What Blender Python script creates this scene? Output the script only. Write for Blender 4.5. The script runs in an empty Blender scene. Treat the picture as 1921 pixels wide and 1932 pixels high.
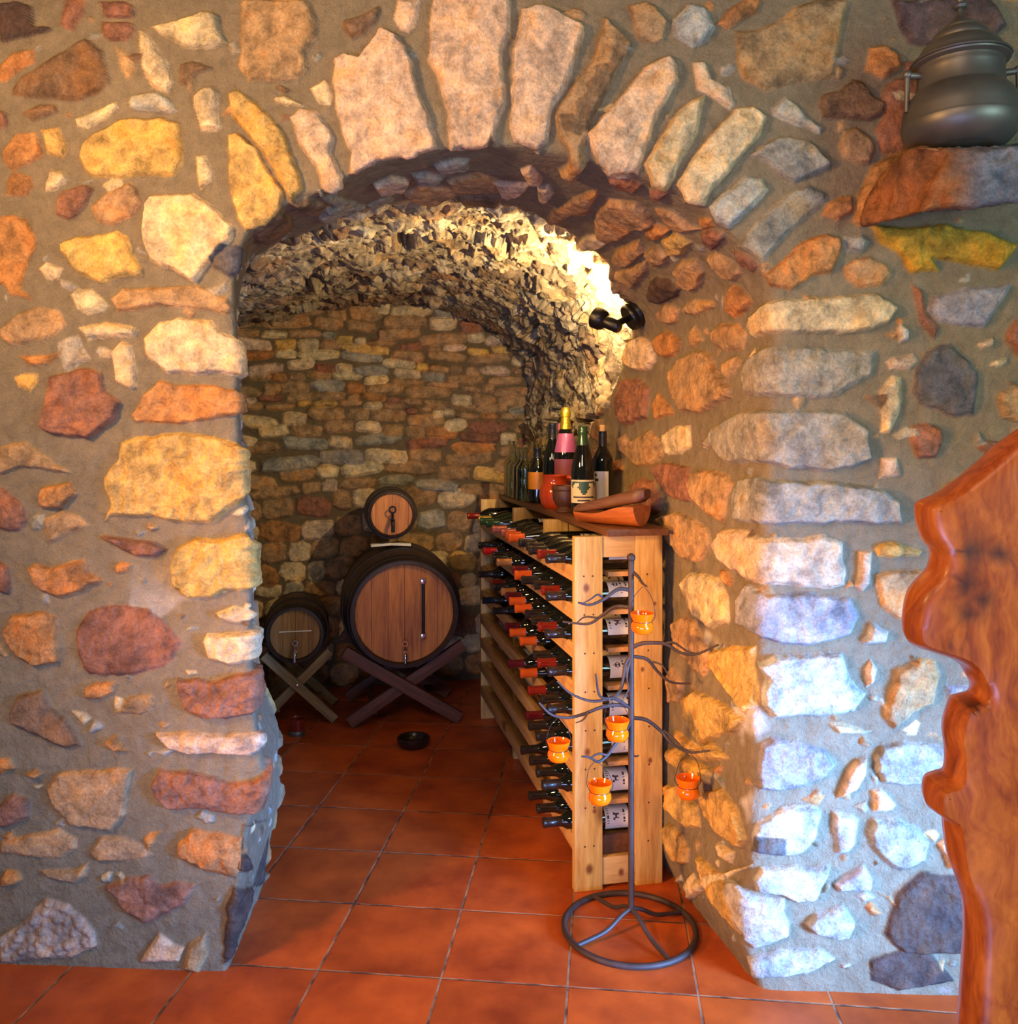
import bpy, bmesh, math, random
import numpy as np
from mathutils import Vector, Matrix, Quaternion

S = bpy.context.scene
COL = S.collection
random.seed(7)
RNG = np.random.default_rng(11)

# ------------------------------------------------------------------ camera
TILE = 0.32                                   # one floor tile in metres
FPX, PY, YAW = 1636.45, 828.08, 0.107         # focal length and horizon in photo pixels (1921 x 1932)
CAM = np.array([4.2655 * TILE, -6.761 * TILE, 4.2648 * TILE])
cam_d = bpy.data.cameras.new('camera')
cam = bpy.data.objects.new('camera', cam_d)
COL.objects.link(cam)
cam.location = CAM
cam.rotation_euler = (math.pi / 2, 0, YAW)
cam_d.sensor_fit = 'HORIZONTAL'
cam_d.sensor_width = 36
cam_d.lens = 36 * FPX / 1921
cam_d.shift_y = -(966 - PY) / 1921
cam_d.clip_start = 0.05
S.camera = cam

# ------------------------------------------------------------------ world, lights, exposure
S.view_settings.view_transform = 'Standard'
S.view_settings.look = 'None'
S.view_settings.gamma = 1
S.view_settings.use_curve_mapping = False
S.view_settings.exposure = 0.0
W = bpy.data.worlds.new('room_light')
S.world = W
W.use_nodes = True
W.node_tree.nodes['Background'].inputs[0].default_value = (0.80, 0.84, 0.88, 1)
W.node_tree.nodes['Background'].inputs[1].default_value = 0.065


def area(name, loc, aim, size, power, color, spread=180, size_y=None):
    d = bpy.data.lights.new(name, 'AREA')
    d.energy = power
    d.color = color
    d.size = size
    if size_y:
        d.shape = 'RECTANGLE'
        d.size_y = size_y
    d.spread = math.radians(spread)
    o = bpy.data.objects.new(name, d)
    COL.objects.link(o)
    o.location = loc
    o.rotation_euler = (Vector(aim) - Vector(loc)).to_track_quat('-Z', 'Y').to_euler()
    return o


area('room_lamp', (-0.35, -1.60, 2.15), (0.75, 0.0, 1.75), 0.26, 27, (1.0, 0.56, 0.20), 120)
area('side_lamp', (-1.05, -1.95, 1.00), (1.62, 0.30, 0.78), 0.40, 11, (1.0, 0.46, 0.13), 44)
area('ceiling_glow', (0.9, -2.6, 2.7), (1.0, 0.0, 2.1), 0.8, 12, (1.0, 0.74, 0.54), 110)
area('right_window', (3.5, -2.1, 1.7), (1.9, 0.0, 1.2), 1.0, 40, (0.53, 0.90, 1.0))
area('low_door_daylight', (3.3, -1.2, 0.50), (1.66, 0.05, 0.36), 0.5, 46, (0.15, 0.38, 1.0), 56)
area('cool_low_fill', (0.95, -2.75, 0.34), (1.0, 0.1, 1.6), 1.5, 29, (0.36, 0.48, 1.0), 130, 0.6)  # cool fill added low behind the camera to lift the arch underside


# ------------------------------------------------------------------ photo pixel -> place
def ray(x, y):
    u = (x - 960.5) / FPX
    w = -(y - PY) / FPX
    c, s = math.cos(YAW), math.sin(YAW)
    return np.array([c * u - s, s * u + c, w])


def at(x, y, Y):                    # the point of the photo's pixel on the plane Y
    d = ray(x, y)
    return CAM + d * ((Y - CAM[1]) / d[1])


def atz(x, y, z=0.0):               # ... on the level z
    d = ray(x, y)
    return CAM + d * ((z - CAM[2]) / d[2])


def on_wall(x, y):                  # ... on the slightly skewed front wall
    d = ray(x, y)
    k, b = 0.055, -0.055
    t = (b + k * CAM[0] - CAM[1]) / (d[1] - k * d[0])
    return CAM + d * t


def project(P):
    c, s = math.cos(YAW), math.sin(YAW)
    X = P[:, 0] - CAM[0]
    Y = P[:, 1] - CAM[1]
    x = c * X + s * Y
    d = -s * X + c * Y
    return 960.5 + FPX * x / d, PY - FPX * (P[:, 2] - CAM[2]) / d


# ------------------------------------------------------------------ noise (numpy)
_L = RNG.random((64, 64, 64)).astype(np.float32)


def vnoise(P):
    f = np.floor(P)
    w = (P - f).astype(np.float32)
    w = w * w * (3 - 2 * w)
    i = f.astype(np.int64)
    a, b = i & 63, (i + 1) & 63
    wx, wy, wz = w[:, 0], w[:, 1], w[:, 2]
    def g(x, y, z):
        return _L[x, y, z]
    c00 = g(a[:, 0], a[:, 1], a[:, 2]) * (1 - wx) + g(b[:, 0], a[:, 1], a[:, 2]) * wx
    c10 = g(a[:, 0], b[:, 1], a[:, 2]) * (1 - wx) + g(b[:, 0], b[:, 1], a[:, 2]) * wx
    c01 = g(a[:, 0], a[:, 1], b[:, 2]) * (1 - wx) + g(b[:, 0], a[:, 1], b[:, 2]) * wx
    c11 = g(a[:, 0], b[:, 1], b[:, 2]) * (1 - wx) + g(b[:, 0], b[:, 1], b[:, 2]) * wx
    return (c00 * (1 - wy) + c10 * wy) * (1 - wz) + (c01 * (1 - wy) + c11 * wy) * wz


def fbm(P, scale, octaves=4, gain=0.5):
    out = np.zeros(len(P), np.float32)
    amp, tot = 1.0, 0.0
    Q = P * scale
    for k in range(octaves):
        out += amp * (vnoise(Q + 17.3 * k) - 0.5)
        tot += amp
        amp *= gain
        Q = Q * 2.03
    return out / tot * 2            # about -1 .. 1


def worley(P, cell, seed=0):
    Q = P / cell
    f = np.floor(Q).astype(np.int64)
    F1 = np.full(len(P), 9.0, np.float32)
    F2 = np.full(len(P), 9.0, np.float32)
    ID = np.zeros(len(P), np.float32)
    for dx in (-1, 0, 1):
        for dy in (-1, 0, 1):
            for dz in (-1, 0, 1):
                c = f + np.array([dx, dy, dz])
                m = (c + seed) & 63
                j = np.stack([_L[m[:, 0], m[:, 1], m[:, 2]], _L[m[:, 1], m[:, 2], m[:, 0]], _L[m[:, 2], m[:, 0], m[:, 1]]], 1)
                d = np.sqrt((((c + j) - Q) ** 2).sum(1)).astype(np.float32)
                h = _L[(m[:, 0] * 7 + 3) & 63, (m[:, 1] * 5 + 1) & 63, (m[:, 2] * 3 + 2) & 63]
                closer = d < F1
                F2 = np.where(closer, F1, np.minimum(F2, d))
                ID = np.where(closer, h, ID)
                F1 = np.where(closer, d, F1)
    return F1, F2, ID


def sst(x, a, b):
    t = np.clip((x - a) / (b - a), 0, 1)
    return t * t * (3 - 2 * t)


def lin(c):
    c = np.asarray(c, float) / 255
    return np.where(c <= 0.04045, c / 12.92, ((c + 0.055) / 1.055) ** 2.4)


def lc(r, g, b):
    return tuple(lin((r, g, b))) + (1,)


# ------------------------------------------------------------------ materials
def new_mat(name):
    m = bpy.data.materials.new(name)
    m.use_nodes = True
    nt = m.node_tree
    return m, nt, nt.nodes['Principled BSDF']


def N(nt, kind, **kw):
    n = nt.nodes.new(kind)
    for k, v in kw.items():
        if k in n.inputs:
            n.inputs[k].default_value = v
        else:
            setattr(n, k, v)
    return n


def plain(name, rgb, rough=0.5, metal=0.0, coat=0.0, var=0.12, scale=30, bump=0.0, spec=0.5):
    m, nt, p = new_mat(name)
    tc = N(nt, 'ShaderNodeTexCoord')
    no = N(nt, 'ShaderNodeTexNoise', Scale=scale, Detail=4.0)
    nt.links.new(tc.outputs['Object'], no.inputs['Vector'])
    r = N(nt, 'ShaderNodeValToRGB')
    c = lin(rgb)
    r.color_ramp.elements[0].position = 0.3
    r.color_ramp.elements[1].position = 0.7
    r.color_ramp.elements[0].color = (*(c * (1 - var)), 1)
    r.color_ramp.elements[1].color = (*np.minimum(c * (1 + var), 1), 1)
    nt.links.new(no.outputs['Fac'], r.inputs['Fac'])
    nt.links.new(r.outputs['Color'], p.inputs['Base Color'])
    p.inputs['Roughness'].default_value = rough
    p.inputs['Metallic'].default_value = metal
    p.inputs['Coat Weight'].default_value = coat
    p.inputs['Specular IOR Level'].default_value = spec
    if bump:
        b = N(nt, 'ShaderNodeBump', Strength=bump, Distance=0.003)
        nt.links.new(no.outputs['Fac'], b.inputs['Height'])
        nt.links.new(b.outputs['Normal'], p.inputs['Normal'])
    return m


def wood(name, light, dark, axis='z', rough=0.55, scale=14.0, knots=True, coat=0.0, planks=0, spots=(), contrast=(0.35, 0.7)):
    m, nt, p = new_mat(name)
    tc = N(nt, 'ShaderNodeTexCoord')
    mp = N(nt, 'ShaderNodeMapping')
    sc = {'x': (0.09, 1, 1), 'y': (1, 0.09, 1), 'z': (1, 1, 0.09)}[axis]
    mp.inputs['Scale'].default_value = sc
    nt.links.new(tc.outputs['Object'], mp.inputs['Vector'])
    n1 = N(nt, 'ShaderNodeTexNoise', Scale=scale * 3, Detail=6.0, Distortion=0.6)
    n2 = N(nt, 'ShaderNodeTexNoise', Scale=scale * 14, Detail=3.0)
    for n in (n1, n2):
        nt.links.new(mp.outputs['Vector'], n.inputs['Vector'])
    mx = N(nt, 'ShaderNodeMix', data_type='FLOAT')
    mx.inputs[0].default_value = 0.35
    nt.links.new(n1.outputs['Fac'], mx.inputs[2])
    nt.links.new(n2.outputs['Fac'], mx.inputs[3])
    r = N(nt, 'ShaderNodeValToRGB')
    r.color_ramp.elements[0].position, r.color_ramp.elements[1].position = contrast
    r.color_ramp.elements[0].color = lc(*dark)
    r.color_ramp.elements[1].color = lc(*light)
    nt.links.new(mx.outputs[0], r.inputs['Fac'])
    out = r.outputs['Color']
    if knots:
        vm = N(nt, 'ShaderNodeMapping')
        vm.inputs['Scale'].default_value = {'x': (0.5, 1, 1), 'y': (1, 0.5, 1), 'z': (1, 1, 0.5)}[axis]
        nt.links.new(tc.outputs['Object'], vm.inputs['Vector'])
        vo = N(nt, 'ShaderNodeTexVoronoi', Scale=7.5)
        nt.links.new(vm.outputs['Vector'], vo.inputs['Vector'])
        kr = N(nt, 'ShaderNodeValToRGB')
        kr.color_ramp.elements[0].position = 0.10
        kr.color_ramp.elements[1].position = 0.21
        kr.color_ramp.elements[0].color = (1, 1, 1, 1)
        kr.color_ramp.elements[1].color = (0, 0, 0, 1)
        nt.links.new(vo.outputs['Distance'], kr.inputs['Fac'])
        km = N(nt, 'ShaderNodeMix', data_type='RGBA')
        nt.links.new(kr.outputs['Color'], km.inputs[0])
        nt.links.new(out, km.inputs[6])
        km.inputs[7].default_value = (*(lin(dark) * 0.45), 1)
        out = km.outputs[2]
    for kx, ky, kz, kr_ in spots:        # single knots where the board shows them
        d = N(nt, 'ShaderNodeVectorMath', operation='DISTANCE')
        sm_ = N(nt, 'ShaderNodeVectorMath', operation='MULTIPLY')
        nt.links.new(tc.outputs['Object'], sm_.inputs[0])
        sm_.inputs[1].default_value = (1, 1, 0.75)
        nt.links.new(sm_.outputs[0], d.inputs[0])
        d.inputs[1].default_value = (kx, ky, kz * 0.75)
        mr = N(nt, 'ShaderNodeMapRange', interpolation_type='SMOOTHSTEP')
        for k, v in zip(('From Min', 'From Max', 'To Min', 'To Max'), (kr_ * 0.35, kr_ * 1.5, 0.9, 0.0)):
            mr.inputs[k].default_value = v
        nt.links.new(d.outputs['Value'], mr.inputs['Value'])
        sm2 = N(nt, 'ShaderNodeMix', data_type='RGBA')
        nt.links.new(mr.outputs[0], sm2.inputs[0])
        nt.links.new(out, sm2.inputs[6])
        sm2.inputs[7].default_value = lc(112, 56, 28)
        out = sm2.outputs[2]
    if planks:                           # joints between the boards of a barrel head
        sx_ = N(nt, 'ShaderNodeSeparateXYZ')
        nt.links.new(tc.outputs['Object'], sx_.inputs[0])
        dv = N(nt, 'ShaderNodeMath', operation='DIVIDE')
        nt.links.new(sx_.outputs['X'], dv.inputs[0])
        dv.inputs[1].default_value = planks
        fr = N(nt, 'ShaderNodeMath', operation='FRACT')
        nt.links.new(dv.outputs[0], fr.inputs[0])
        ls = N(nt, 'ShaderNodeMath', operation='LESS_THAN')
        nt.links.new(fr.outputs[0], ls.inputs[0])
        ls.inputs[1].default_value = 0.03
        pm = N(nt, 'ShaderNodeMix', data_type='RGBA')
        nt.links.new(ls.outputs[0], pm.inputs[0])
        nt.links.new(out, pm.inputs[6])
        pm.inputs[7].default_value = (*(lin(dark) * 0.35), 1)
        out = pm.outputs[2]
    nt.links.new(out, p.inputs['Base Color'])
    p.inputs['Roughness'].default_value = rough
    p.inputs['Coat Weight'].default_value = coat
    p.inputs['Coat Roughness'].default_value = 0.15
    b = N(nt, 'ShaderNodeBump', Strength=0.25, Distance=0.002)
    nt.links.new(mx.outputs[0], b.inputs['Height'])
    nt.links.new(b.outputs['Normal'], p.inputs['Normal'])
    return m


def stone_material():
    m, nt, p = new_mat('rubble_stone')
    tc = N(nt, 'ShaderNodeTexCoord')
    ac = N(nt, 'ShaderNodeAttribute', attribute_name='col')
    am = N(nt, 'ShaderNodeAttribute', attribute_name='msk')
    n1 = N(nt, 'ShaderNodeTexNoise', Scale=26.0, Detail=7.0, Roughness=0.62, Distortion=0.4)
    n2 = N(nt, 'ShaderNodeTexNoise', Scale=150.0, Detail=5.0, Roughness=0.7)
    n3 = N(nt, 'ShaderNodeTexNoise', Scale=11.0, Detail=5.0, Roughness=0.6)
    n4 = N(nt, 'ShaderNodeTexNoise', Scale=420.0, Detail=2.0)
    for n in (n1, n2, n3, n4):
        nt.links.new(tc.outputs['Object'], n.inputs['Vector'])
    # mottling of each stone
    r1 = N(nt, 'ShaderNodeMapRange')
    for k, v in zip(('From Min', 'From Max', 'To Min', 'To Max'), (0.3, 0.7, 0.52, 1.40)):
        r1.inputs[k].default_value = v
    nt.links.new(n1.outputs['Fac'], r1.inputs['Value'])
    r2 = N(nt, 'ShaderNodeMapRange')
    for k, v in zip(('From Min', 'From Max', 'To Min', 'To Max'), (0.3, 0.7, 0.72, 1.26)):
        r2.inputs[k].default_value = v
    nt.links.new(n2.outputs['Fac'], r2.inputs['Value'])
    mu = N(nt, 'ShaderNodeMath', operation='MULTIPLY')
    nt.links.new(r1.outputs[0], mu.inputs[0])
    nt.links.new(r2.outputs[0], mu.inputs[1])
    # mortar keeps only the fine sandy grain
    r4 = N(nt, 'ShaderNodeMapRange')
    for k, v in zip(('From Min', 'From Max', 'To Min', 'To Max'), (0.3, 0.7, 0.80, 1.18)):
        r4.inputs[k].default_value = v
    nt.links.new(n4.outputs['Fac'], r4.inputs['Value'])
    r5 = N(nt, 'ShaderNodeMapRange')
    for k, v in zip(('From Min', 'From Max', 'To Min', 'To Max'), (0.3, 0.7, 0.80, 1.18)):
        r5.inputs[k].default_value = v
    nt.links.new(n1.outputs['Fac'], r5.inputs['Value'])
    m5 = N(nt, 'ShaderNodeMath', operation='MULTIPLY')
    nt.links.new(r4.outputs[0], m5.inputs[0])
    nt.links.new(r5.outputs[0], m5.inputs[1])
    fm = N(nt, 'ShaderNodeMix', data_type='FLOAT')
    nt.links.new(am.outputs['Fac'], fm.inputs[0])
    nt.links.new(m5.outputs[0], fm.inputs[2])
    nt.links.new(mu.outputs[0], fm.inputs[3])
    vm = N(nt, 'ShaderNodeVectorMath', operation='SCALE')
    nt.links.new(ac.outputs['Color'], vm.inputs[0])
    nt.links.new(fm.outputs[0], vm.inputs['Scale'])
    # ochre and grey veins on the stones
    vr = N(nt, 'ShaderNodeValToRGB')
    e = vr.color_ramp.elements
    e[0].position, e[0].color = 0.34, (0.60, 0.62, 0.66, 1)
    e[1].position, e[1].color = 0.66, (1.16, 0.95, 0.68, 1)
    x = e.new(0.5)
    x.color = (1, 1, 1, 1)
    nt.links.new(n3.outputs['Fac'], vr.inputs['Fac'])
    mm = N(nt, 'ShaderNodeMix', data_type='RGBA', blend_type='MULTIPLY')
    nt.links.new(am.outputs['Fac'], mm.inputs[0])
    nt.links.new(vm.outputs[0], mm.inputs[6])
    nt.links.new(vr.outputs['Color'], mm.inputs[7])
    nt.links.new(mm.outputs[2], p.inputs['Base Color'])
    p.inputs['Roughness'].default_value = 0.88
    p.inputs['Specular IOR Level'].default_value = 0.25
    b1 = N(nt, 'ShaderNodeBump', Strength=0.75, Distance=0.014)
    nt.links.new(n1.outputs['Fac'], b1.inputs['Height'])
    b2 = N(nt, 'ShaderNodeBump', Strength=0.75, Distance=0.004)
    nt.links.new(n2.outputs['Fac'], b2.inputs['Height'])
    nt.links.new(b1.outputs['Normal'], b2.inputs['Normal'])
    nt.links.new(b2.outputs['Normal'], p.inputs['Normal'])
    return m


def tile_material():
    m, nt, p = new_mat('terracotta_tiles')
    tc = N(nt, 'ShaderNodeTexCoord')
    sp = N(nt, 'ShaderNodeSeparateXYZ')
    wob = N(nt, 'ShaderNodeTexNoise', Scale=14.0, Detail=3.0)
    nt.links.new(tc.outputs['Object'], wob.inputs['Vector'])
    nt.links.new(tc.outputs['Object'], sp.inputs[0])
    def line(axis):
        d = N(nt, 'ShaderNodeMath', operation='DIVIDE')
        nt.links.new(sp.outputs[axis], d.inputs[0])
        d.inputs[1].default_value = TILE
        a = N(nt, 'ShaderNodeMath', operation='ADD')
        nt.links.new(d.outputs[0], a.inputs[0])
        a.inputs[1].default_value = 0.5
        fr = N(nt, 'ShaderNodeMath', operation='FRACT')
        nt.links.new(a.outputs[0], fr.inputs[0])
        s2 = N(nt, 'ShaderNodeMath', operation='SUBTRACT')
        nt.links.new(fr.outputs[0], s2.inputs[0])
        s2.inputs[1].default_value = 0.5
        ab = N(nt, 'ShaderNodeMath', operation='ABSOLUTE')
        nt.links.new(s2.outputs[0], ab.inputs[0])
        fl = N(nt, 'ShaderNodeMath', operation='FLOOR')
        nt.links.new(d.outputs[0], fl.inputs[0])
        return ab, fl
    ax, fx = line('X')
    ay, fy = line('Y')
    mn = N(nt, 'ShaderNodeMath', operation='MINIMUM')
    nt.links.new(ax.outputs[0], mn.inputs[0])
    nt.links.new(ay.outputs[0], mn.inputs[1])
    wsc = N(nt, 'ShaderNodeMath', operation='MULTIPLY_ADD')
    nt.links.new(wob.outputs['Fac'], wsc.inputs[0])
    wsc.inputs[1].default_value = 0.010
    nt.links.new(mn.outputs[0], wsc.inputs[2])
    gr = N(nt, 'ShaderNodeMapRange', interpolation_type='SMOOTHSTEP')
    for k, v in zip(('From Min', 'From Max', 'To Min', 'To Max'), (0.011, 0.018, 1, 0)):
        gr.inputs[k].default_value = v
    nt.links.new(wsc.outputs[0], gr.inputs['Value'])
    cb = N(nt, 'ShaderNodeCombineXYZ')
    nt.links.new(fx.outputs[0], cb.inputs[0])
    nt.links.new(fy.outputs[0], cb.inputs[1])
    wn = N(nt, 'ShaderNodeTexWhiteNoise', noise_dimensions='2D')
    nt.links.new(cb.outputs[0], wn.inputs['Vector'])
    n1 = N(nt, 'ShaderNodeTexNoise', Scale=5.5, Detail=5.0, Roughness=0.6)
    n2 = N(nt, 'ShaderNodeTexNoise', Scale=120.0, Detail=3.0)
    off = N(nt, 'ShaderNodeVectorMath', operation='MULTIPLY_ADD')
    nt.links.new(wn.outputs['Color'], off.inputs[0])
    off.inputs[1].default_value = (9, 9, 9)
    nt.links.new(tc.outputs['Object'], off.inputs[2])
    nt.links.new(off.outputs[0], n1.inputs['Vector'])
    nt.links.new(tc.outputs['Object'], n2.inputs['Vector'])
    r = N(nt, 'ShaderNodeValToRGB')
    e = r.color_ramp.elements
    e[0].position, e[0].color = 0.28, lc(146, 58, 26)
    e[1].position, e[1].color = 0.72, lc(214, 100, 38)
    nt.links.new(n1.outputs['Fac'], r.inputs['Fac'])
    ts = N(nt, 'ShaderNodeMapRange')
    for k, v in zip(('From Min', 'From Max', 'To Min', 'To Max'), (0, 1, 0.86, 1.10)):
        ts.inputs[k].default_value = v
    nt.links.new(wn.outputs['Value'], ts.inputs['Value'])
    vs = N(nt, 'ShaderNodeVectorMath', operation='SCALE')
    nt.links.new(r.outputs['Color'], vs.inputs[0])
    nt.links.new(ts.outputs[0], vs.inputs['Scale'])
    gm = N(nt, 'ShaderNodeMix', data_type='RGBA')
    nt.links.new(gr.outputs[0], gm.inputs[0])
    nt.links.new(vs.outputs[0], gm.inputs[6])
    gc = N(nt, 'ShaderNodeValToRGB')
    gc.color_ramp.elements[0].position, gc.color_ramp.elements[0].color = 0.4, lc(92, 66, 48)
    gc.color_ramp.elements[1].position, gc.color_ramp.elements[1].color = 0.6, lc(176, 132, 98)
    nt.links.new(wob.outputs['Fac'], gc.inputs['Fac'])
    nt.links.new(gc.outputs['Color'], gm.inputs[7])
    nt.links.new(gm.outputs[2], p.inputs['Base Color'])
    rr = N(nt, 'ShaderNodeMix', data_type='FLOAT')
    nt.links.new(gr.outputs[0], rr.inputs[0])
    rr.inputs[2].default_value = 0.42
    rr.inputs[3].default_value = 0.9
    nt.links.new(rr.outputs[0], p.inputs['Roughness'])
    p.inputs['Specular IOR Level'].default_value = 0.35
    inv = N(nt, 'ShaderNodeMath', operation='SUBTRACT')
    inv.inputs[0].default_value = 1.0
    nt.links.new(gr.outputs[0], inv.inputs[1])
    b1 = N(nt, 'ShaderNodeBump', Strength=0.8, Distance=0.003)
    nt.links.new(inv.outputs[0], b1.inputs['Height'])
    b2 = N(nt, 'ShaderNodeBump', Strength=0.12, Distance=0.004)
    nt.links.new(n1.outputs['Fac'], b2.inputs['Height'])
    nt.links.new(b1.outputs['Normal'], b2.inputs['Normal'])
    nt.links.new(b2.outputs['Normal'], p.inputs['Normal'])
    return m


def glass(name, rgb, rough=0.02):
    m, nt, p = new_mat(name)
    p.inputs['Base Color'].default_value = lc(*rgb)
    p.inputs['Roughness'].default_value = rough
    p.inputs['Transmission Weight'].default_value = 1.0
    p.inputs['IOR'].default_value = 1.3
    return m


M = {}
M['stone'] = stone_material()
M['tile'] = tile_material()
M['pine_z'] = wood('pine_upright', (228, 190, 114), (180, 130, 64), 'z', spots=((0.036, 0.0, 0.915, 0.010), (0.046, 0.0, 0.066, 0.012), (0.040, 0.0, 0.42, 0.009), (0.215, 0.0, 0.66, 0.006), (0.240, 0.0, 0.38, 0.007), (0.062, 0.0, 0.24, 0.006), (0.255, 0.0, 0.86, 0.005)))
M['pine_y'] = wood('pine_rail', (214, 168, 104), (176, 122, 66), 'y')
M['pine_x'] = wood('pine_crosspiece', (222, 184, 122), (190, 146, 90), 'x', spots=((0.148, 0.004, 0.045, 0.009),))
M['board'] = wood('stained_board', (120, 76, 44), (82, 48, 26), 'y', 0.45, knots=False)
M['oak'] = wood('dark_oak_staves', (74, 50, 34), (40, 26, 18), 'y', 0.5, knots=False)
M['oak_head'] = wood('oak_head', (230, 146, 48), (134, 66, 20), 'z', 0.5, 10, knots=False, planks=0.078, contrast=(0.3, 0.72))
M['oak_head_grey'] = wood('weathered_oak_head', (186, 138, 70), (118, 80, 36), 'z', 0.6, 10, knots=False, planks=0.06)
M['stand_wood'] = wood('stand_timber', (168, 138, 92), (116, 90, 56), 'x', 0.7, knots=False)
M['stand_dark'] = wood('dark_stand_timber', (120, 72, 44), (78, 44, 28), 'x', 0.6, knots=False)
M['burl'] = None
M['hoop'] = plain('dark_iron_hoop', (58, 50, 44), 0.5, 0.7)
M['iron'] = plain('wrought_iron', (68, 52, 46), 0.6, 0.25, var=0.2)
M['wire'] = plain('thin_wire', (60, 50, 46), 0.5, 0.6)
M['black'] = plain('black_metal', (22, 21, 20), 0.35, 0.3)
M['chrome'] = plain('chrome', (210, 210, 212), 0.15, 1.0, var=0.03)
M['pewter'] = plain('dark_pewter', (112, 104, 92), 0.46, 0.7, var=0.22, scale=9, bump=0.15)
M['orange_glass'] = plain('orange_glass', (246, 104, 4), 0.07, 0, 0.6, var=0.04)
M['bottle'] = plain('dark_bottle_glass', (16, 20, 16), 0.06, 0, 0.5, var=0.1)
M['bottle_green'] = plain('green_bottle_glass', (26, 44, 26), 0.06, 0, 0.5, var=0.1)
M['clear'] = glass('clear_glass', (236, 244, 238))
M['paper'] = plain('label_paper', (232, 228, 214), 0.7, var=0.03)
M['cream'] = plain('cream_paper', (226, 206, 156), 0.6, var=0.04)
M['ink'] = plain('label_ink', (70, 52, 56), 0.6)
M['green_ink'] = plain('green_ink', (52, 84, 72), 0.5)
M['orange_paper'] = plain('orange_label', (238, 140, 20), 0.5, var=0.03)
M['pink_foil'] = plain('pink_foil', (214, 110, 150), 0.35, 0.3, var=0.06)
M['rose_label'] = plain('dusky_rose_label', (150, 74, 84), 0.5, var=0.1)
M['gold_foil'] = plain('gold_foil', (232, 196, 70), 0.3, 0.85, var=0.15, scale=120, bump=0.5)
M['cork'] = plain('cork', (214, 164, 96), 0.8, scale=200)
M['clay'] = plain('glazed_red_clay', (192, 66, 22), 0.16, 0, 0.5, var=0.15)
M['mortar_wood'] = wood('turned_dark_wood', (112, 66, 38), (74, 42, 24), 'z', 0.5, knots=False)
M['carved'] = wood('carved_orange_wood', (196, 108, 46), (140, 68, 26), 'x', 0.45, knots=False)
M['carved_dark'] = wood('carved_dark_wood', (118, 74, 50), (74, 44, 30), 'x', 0.5, knots=False)
M['white_wood'] = plain('pale_wedge', (226, 214, 190), 0.7)
M['red_glass'] = plain('red_glass', (120, 34, 22), 0.12, 0, 0.4)
M['dark_bowl'] = plain('dark_bowl', (36, 24, 20), 0.3)
CAPS = {'k': ('black', (30, 27, 26), .38, 0), 'r': ('dark red', (132, 30, 20), .3, .2), 'o': ('orange', (226, 92, 22), .35, 0),
        'g': ('tan', (222, 152, 84), .3, .4), 'm': ('burgundy', (104, 22, 34), .3, .2), 'p': ('pink', (216, 120, 92), .3, .3),
        'e': ('green', (44, 78, 42), .2, 0), 'y': ('yellow', (196, 160, 66), .3, .4), 'c': ('black and silver', (50, 44, 44), .25, .4),
        'R': ('bright red', (222, 30, 26), .35, 0), 'b': ('dark blue', (18, 34, 48), .3, .2)}
for k, (nm, rgb, ro, me) in CAPS.items():
    M['cap_' + k] = plain('capsule_' + nm.replace(' ', '_').replace('-', '_'), rgb, ro, me, 0.3, var=0.08)


# ------------------------------------------------------------------ mesh helpers
def link(name, me, parent=None):
    o = bpy.data.objects.new(name, me)
    COL.objects.link(o)
    if parent:
        o.parent = parent
    return o


def thing(name, label, cat, loc=(0, 0, 0), rot=(0, 0, 0), group=None):
    o = bpy.data.objects.new(name, None)
    COL.objects.link(o)
    o.location = loc
    o.rotation_euler = rot
    o.empty_display_size = 0.05
    tag(o, label, cat, group)
    return o


def tag(o, label, cat, group=None, kind=None):
    o['label'] = label
    o['category'] = cat
    if group:
        o['group'] = group
    if kind:
        o['kind'] = kind
    return o


def build(name, bm, mat, parent=None, smooth=True, angle=40):
    me = bpy.data.meshes.new(name)
    bmesh.ops.recalc_face_normals(bm, faces=bm.faces)
    bm.to_mesh(me)
    bm.free()
    mats = mat if isinstance(mat, (list, tuple)) else [mat]
    for m in mats:
        me.materials.append(m)
    if smooth:
        me.shade_smooth()
        try:
            me.set_sharp_from_angle(angle=math.radians(angle))
        except Exception:
            pass
    return link(name, me, parent)


def box(bm, x0, x1, y0, y1, z0, z1, bev=0.003, mat=None):
    vs = [bm.verts.new(v) for v in ((x0, y0, z0), (x1, y0, z0), (x1, y1, z0), (x0, y1, z0), (x0, y0, z1), (x1, y0, z1), (x1, y1, z1), (x0, y1, z1))]
    fs = [bm.faces.new([vs[i] for i in f]) for f in ((0, 3, 2, 1), (4, 5, 6, 7), (0, 1, 5, 4), (1, 2, 6, 5), (2, 3, 7, 6), (3, 0, 4, 7))]
    if bev:
        es = list({e for f in fs for e in f.edges})
        bmesh.ops.bevel(bm, geom=es, offset=bev, segments=2, affect='EDGES', profile=0.6)
    if mat is not None:
        bmesh.ops.transform(bm, matrix=mat, verts=list({v for v in bm.verts}))
    return vs


def box_obj(name, dims, mat, parent, bev=0.003, loc=None, rot=None):
    bm = bmesh.new()
    box(bm, *dims, bev=bev)
    o = build(name, bm, mat, parent)
    if loc is not None:
        o.location = loc
    if rot is not None:
        o.rotation_euler = rot
    return o


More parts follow.
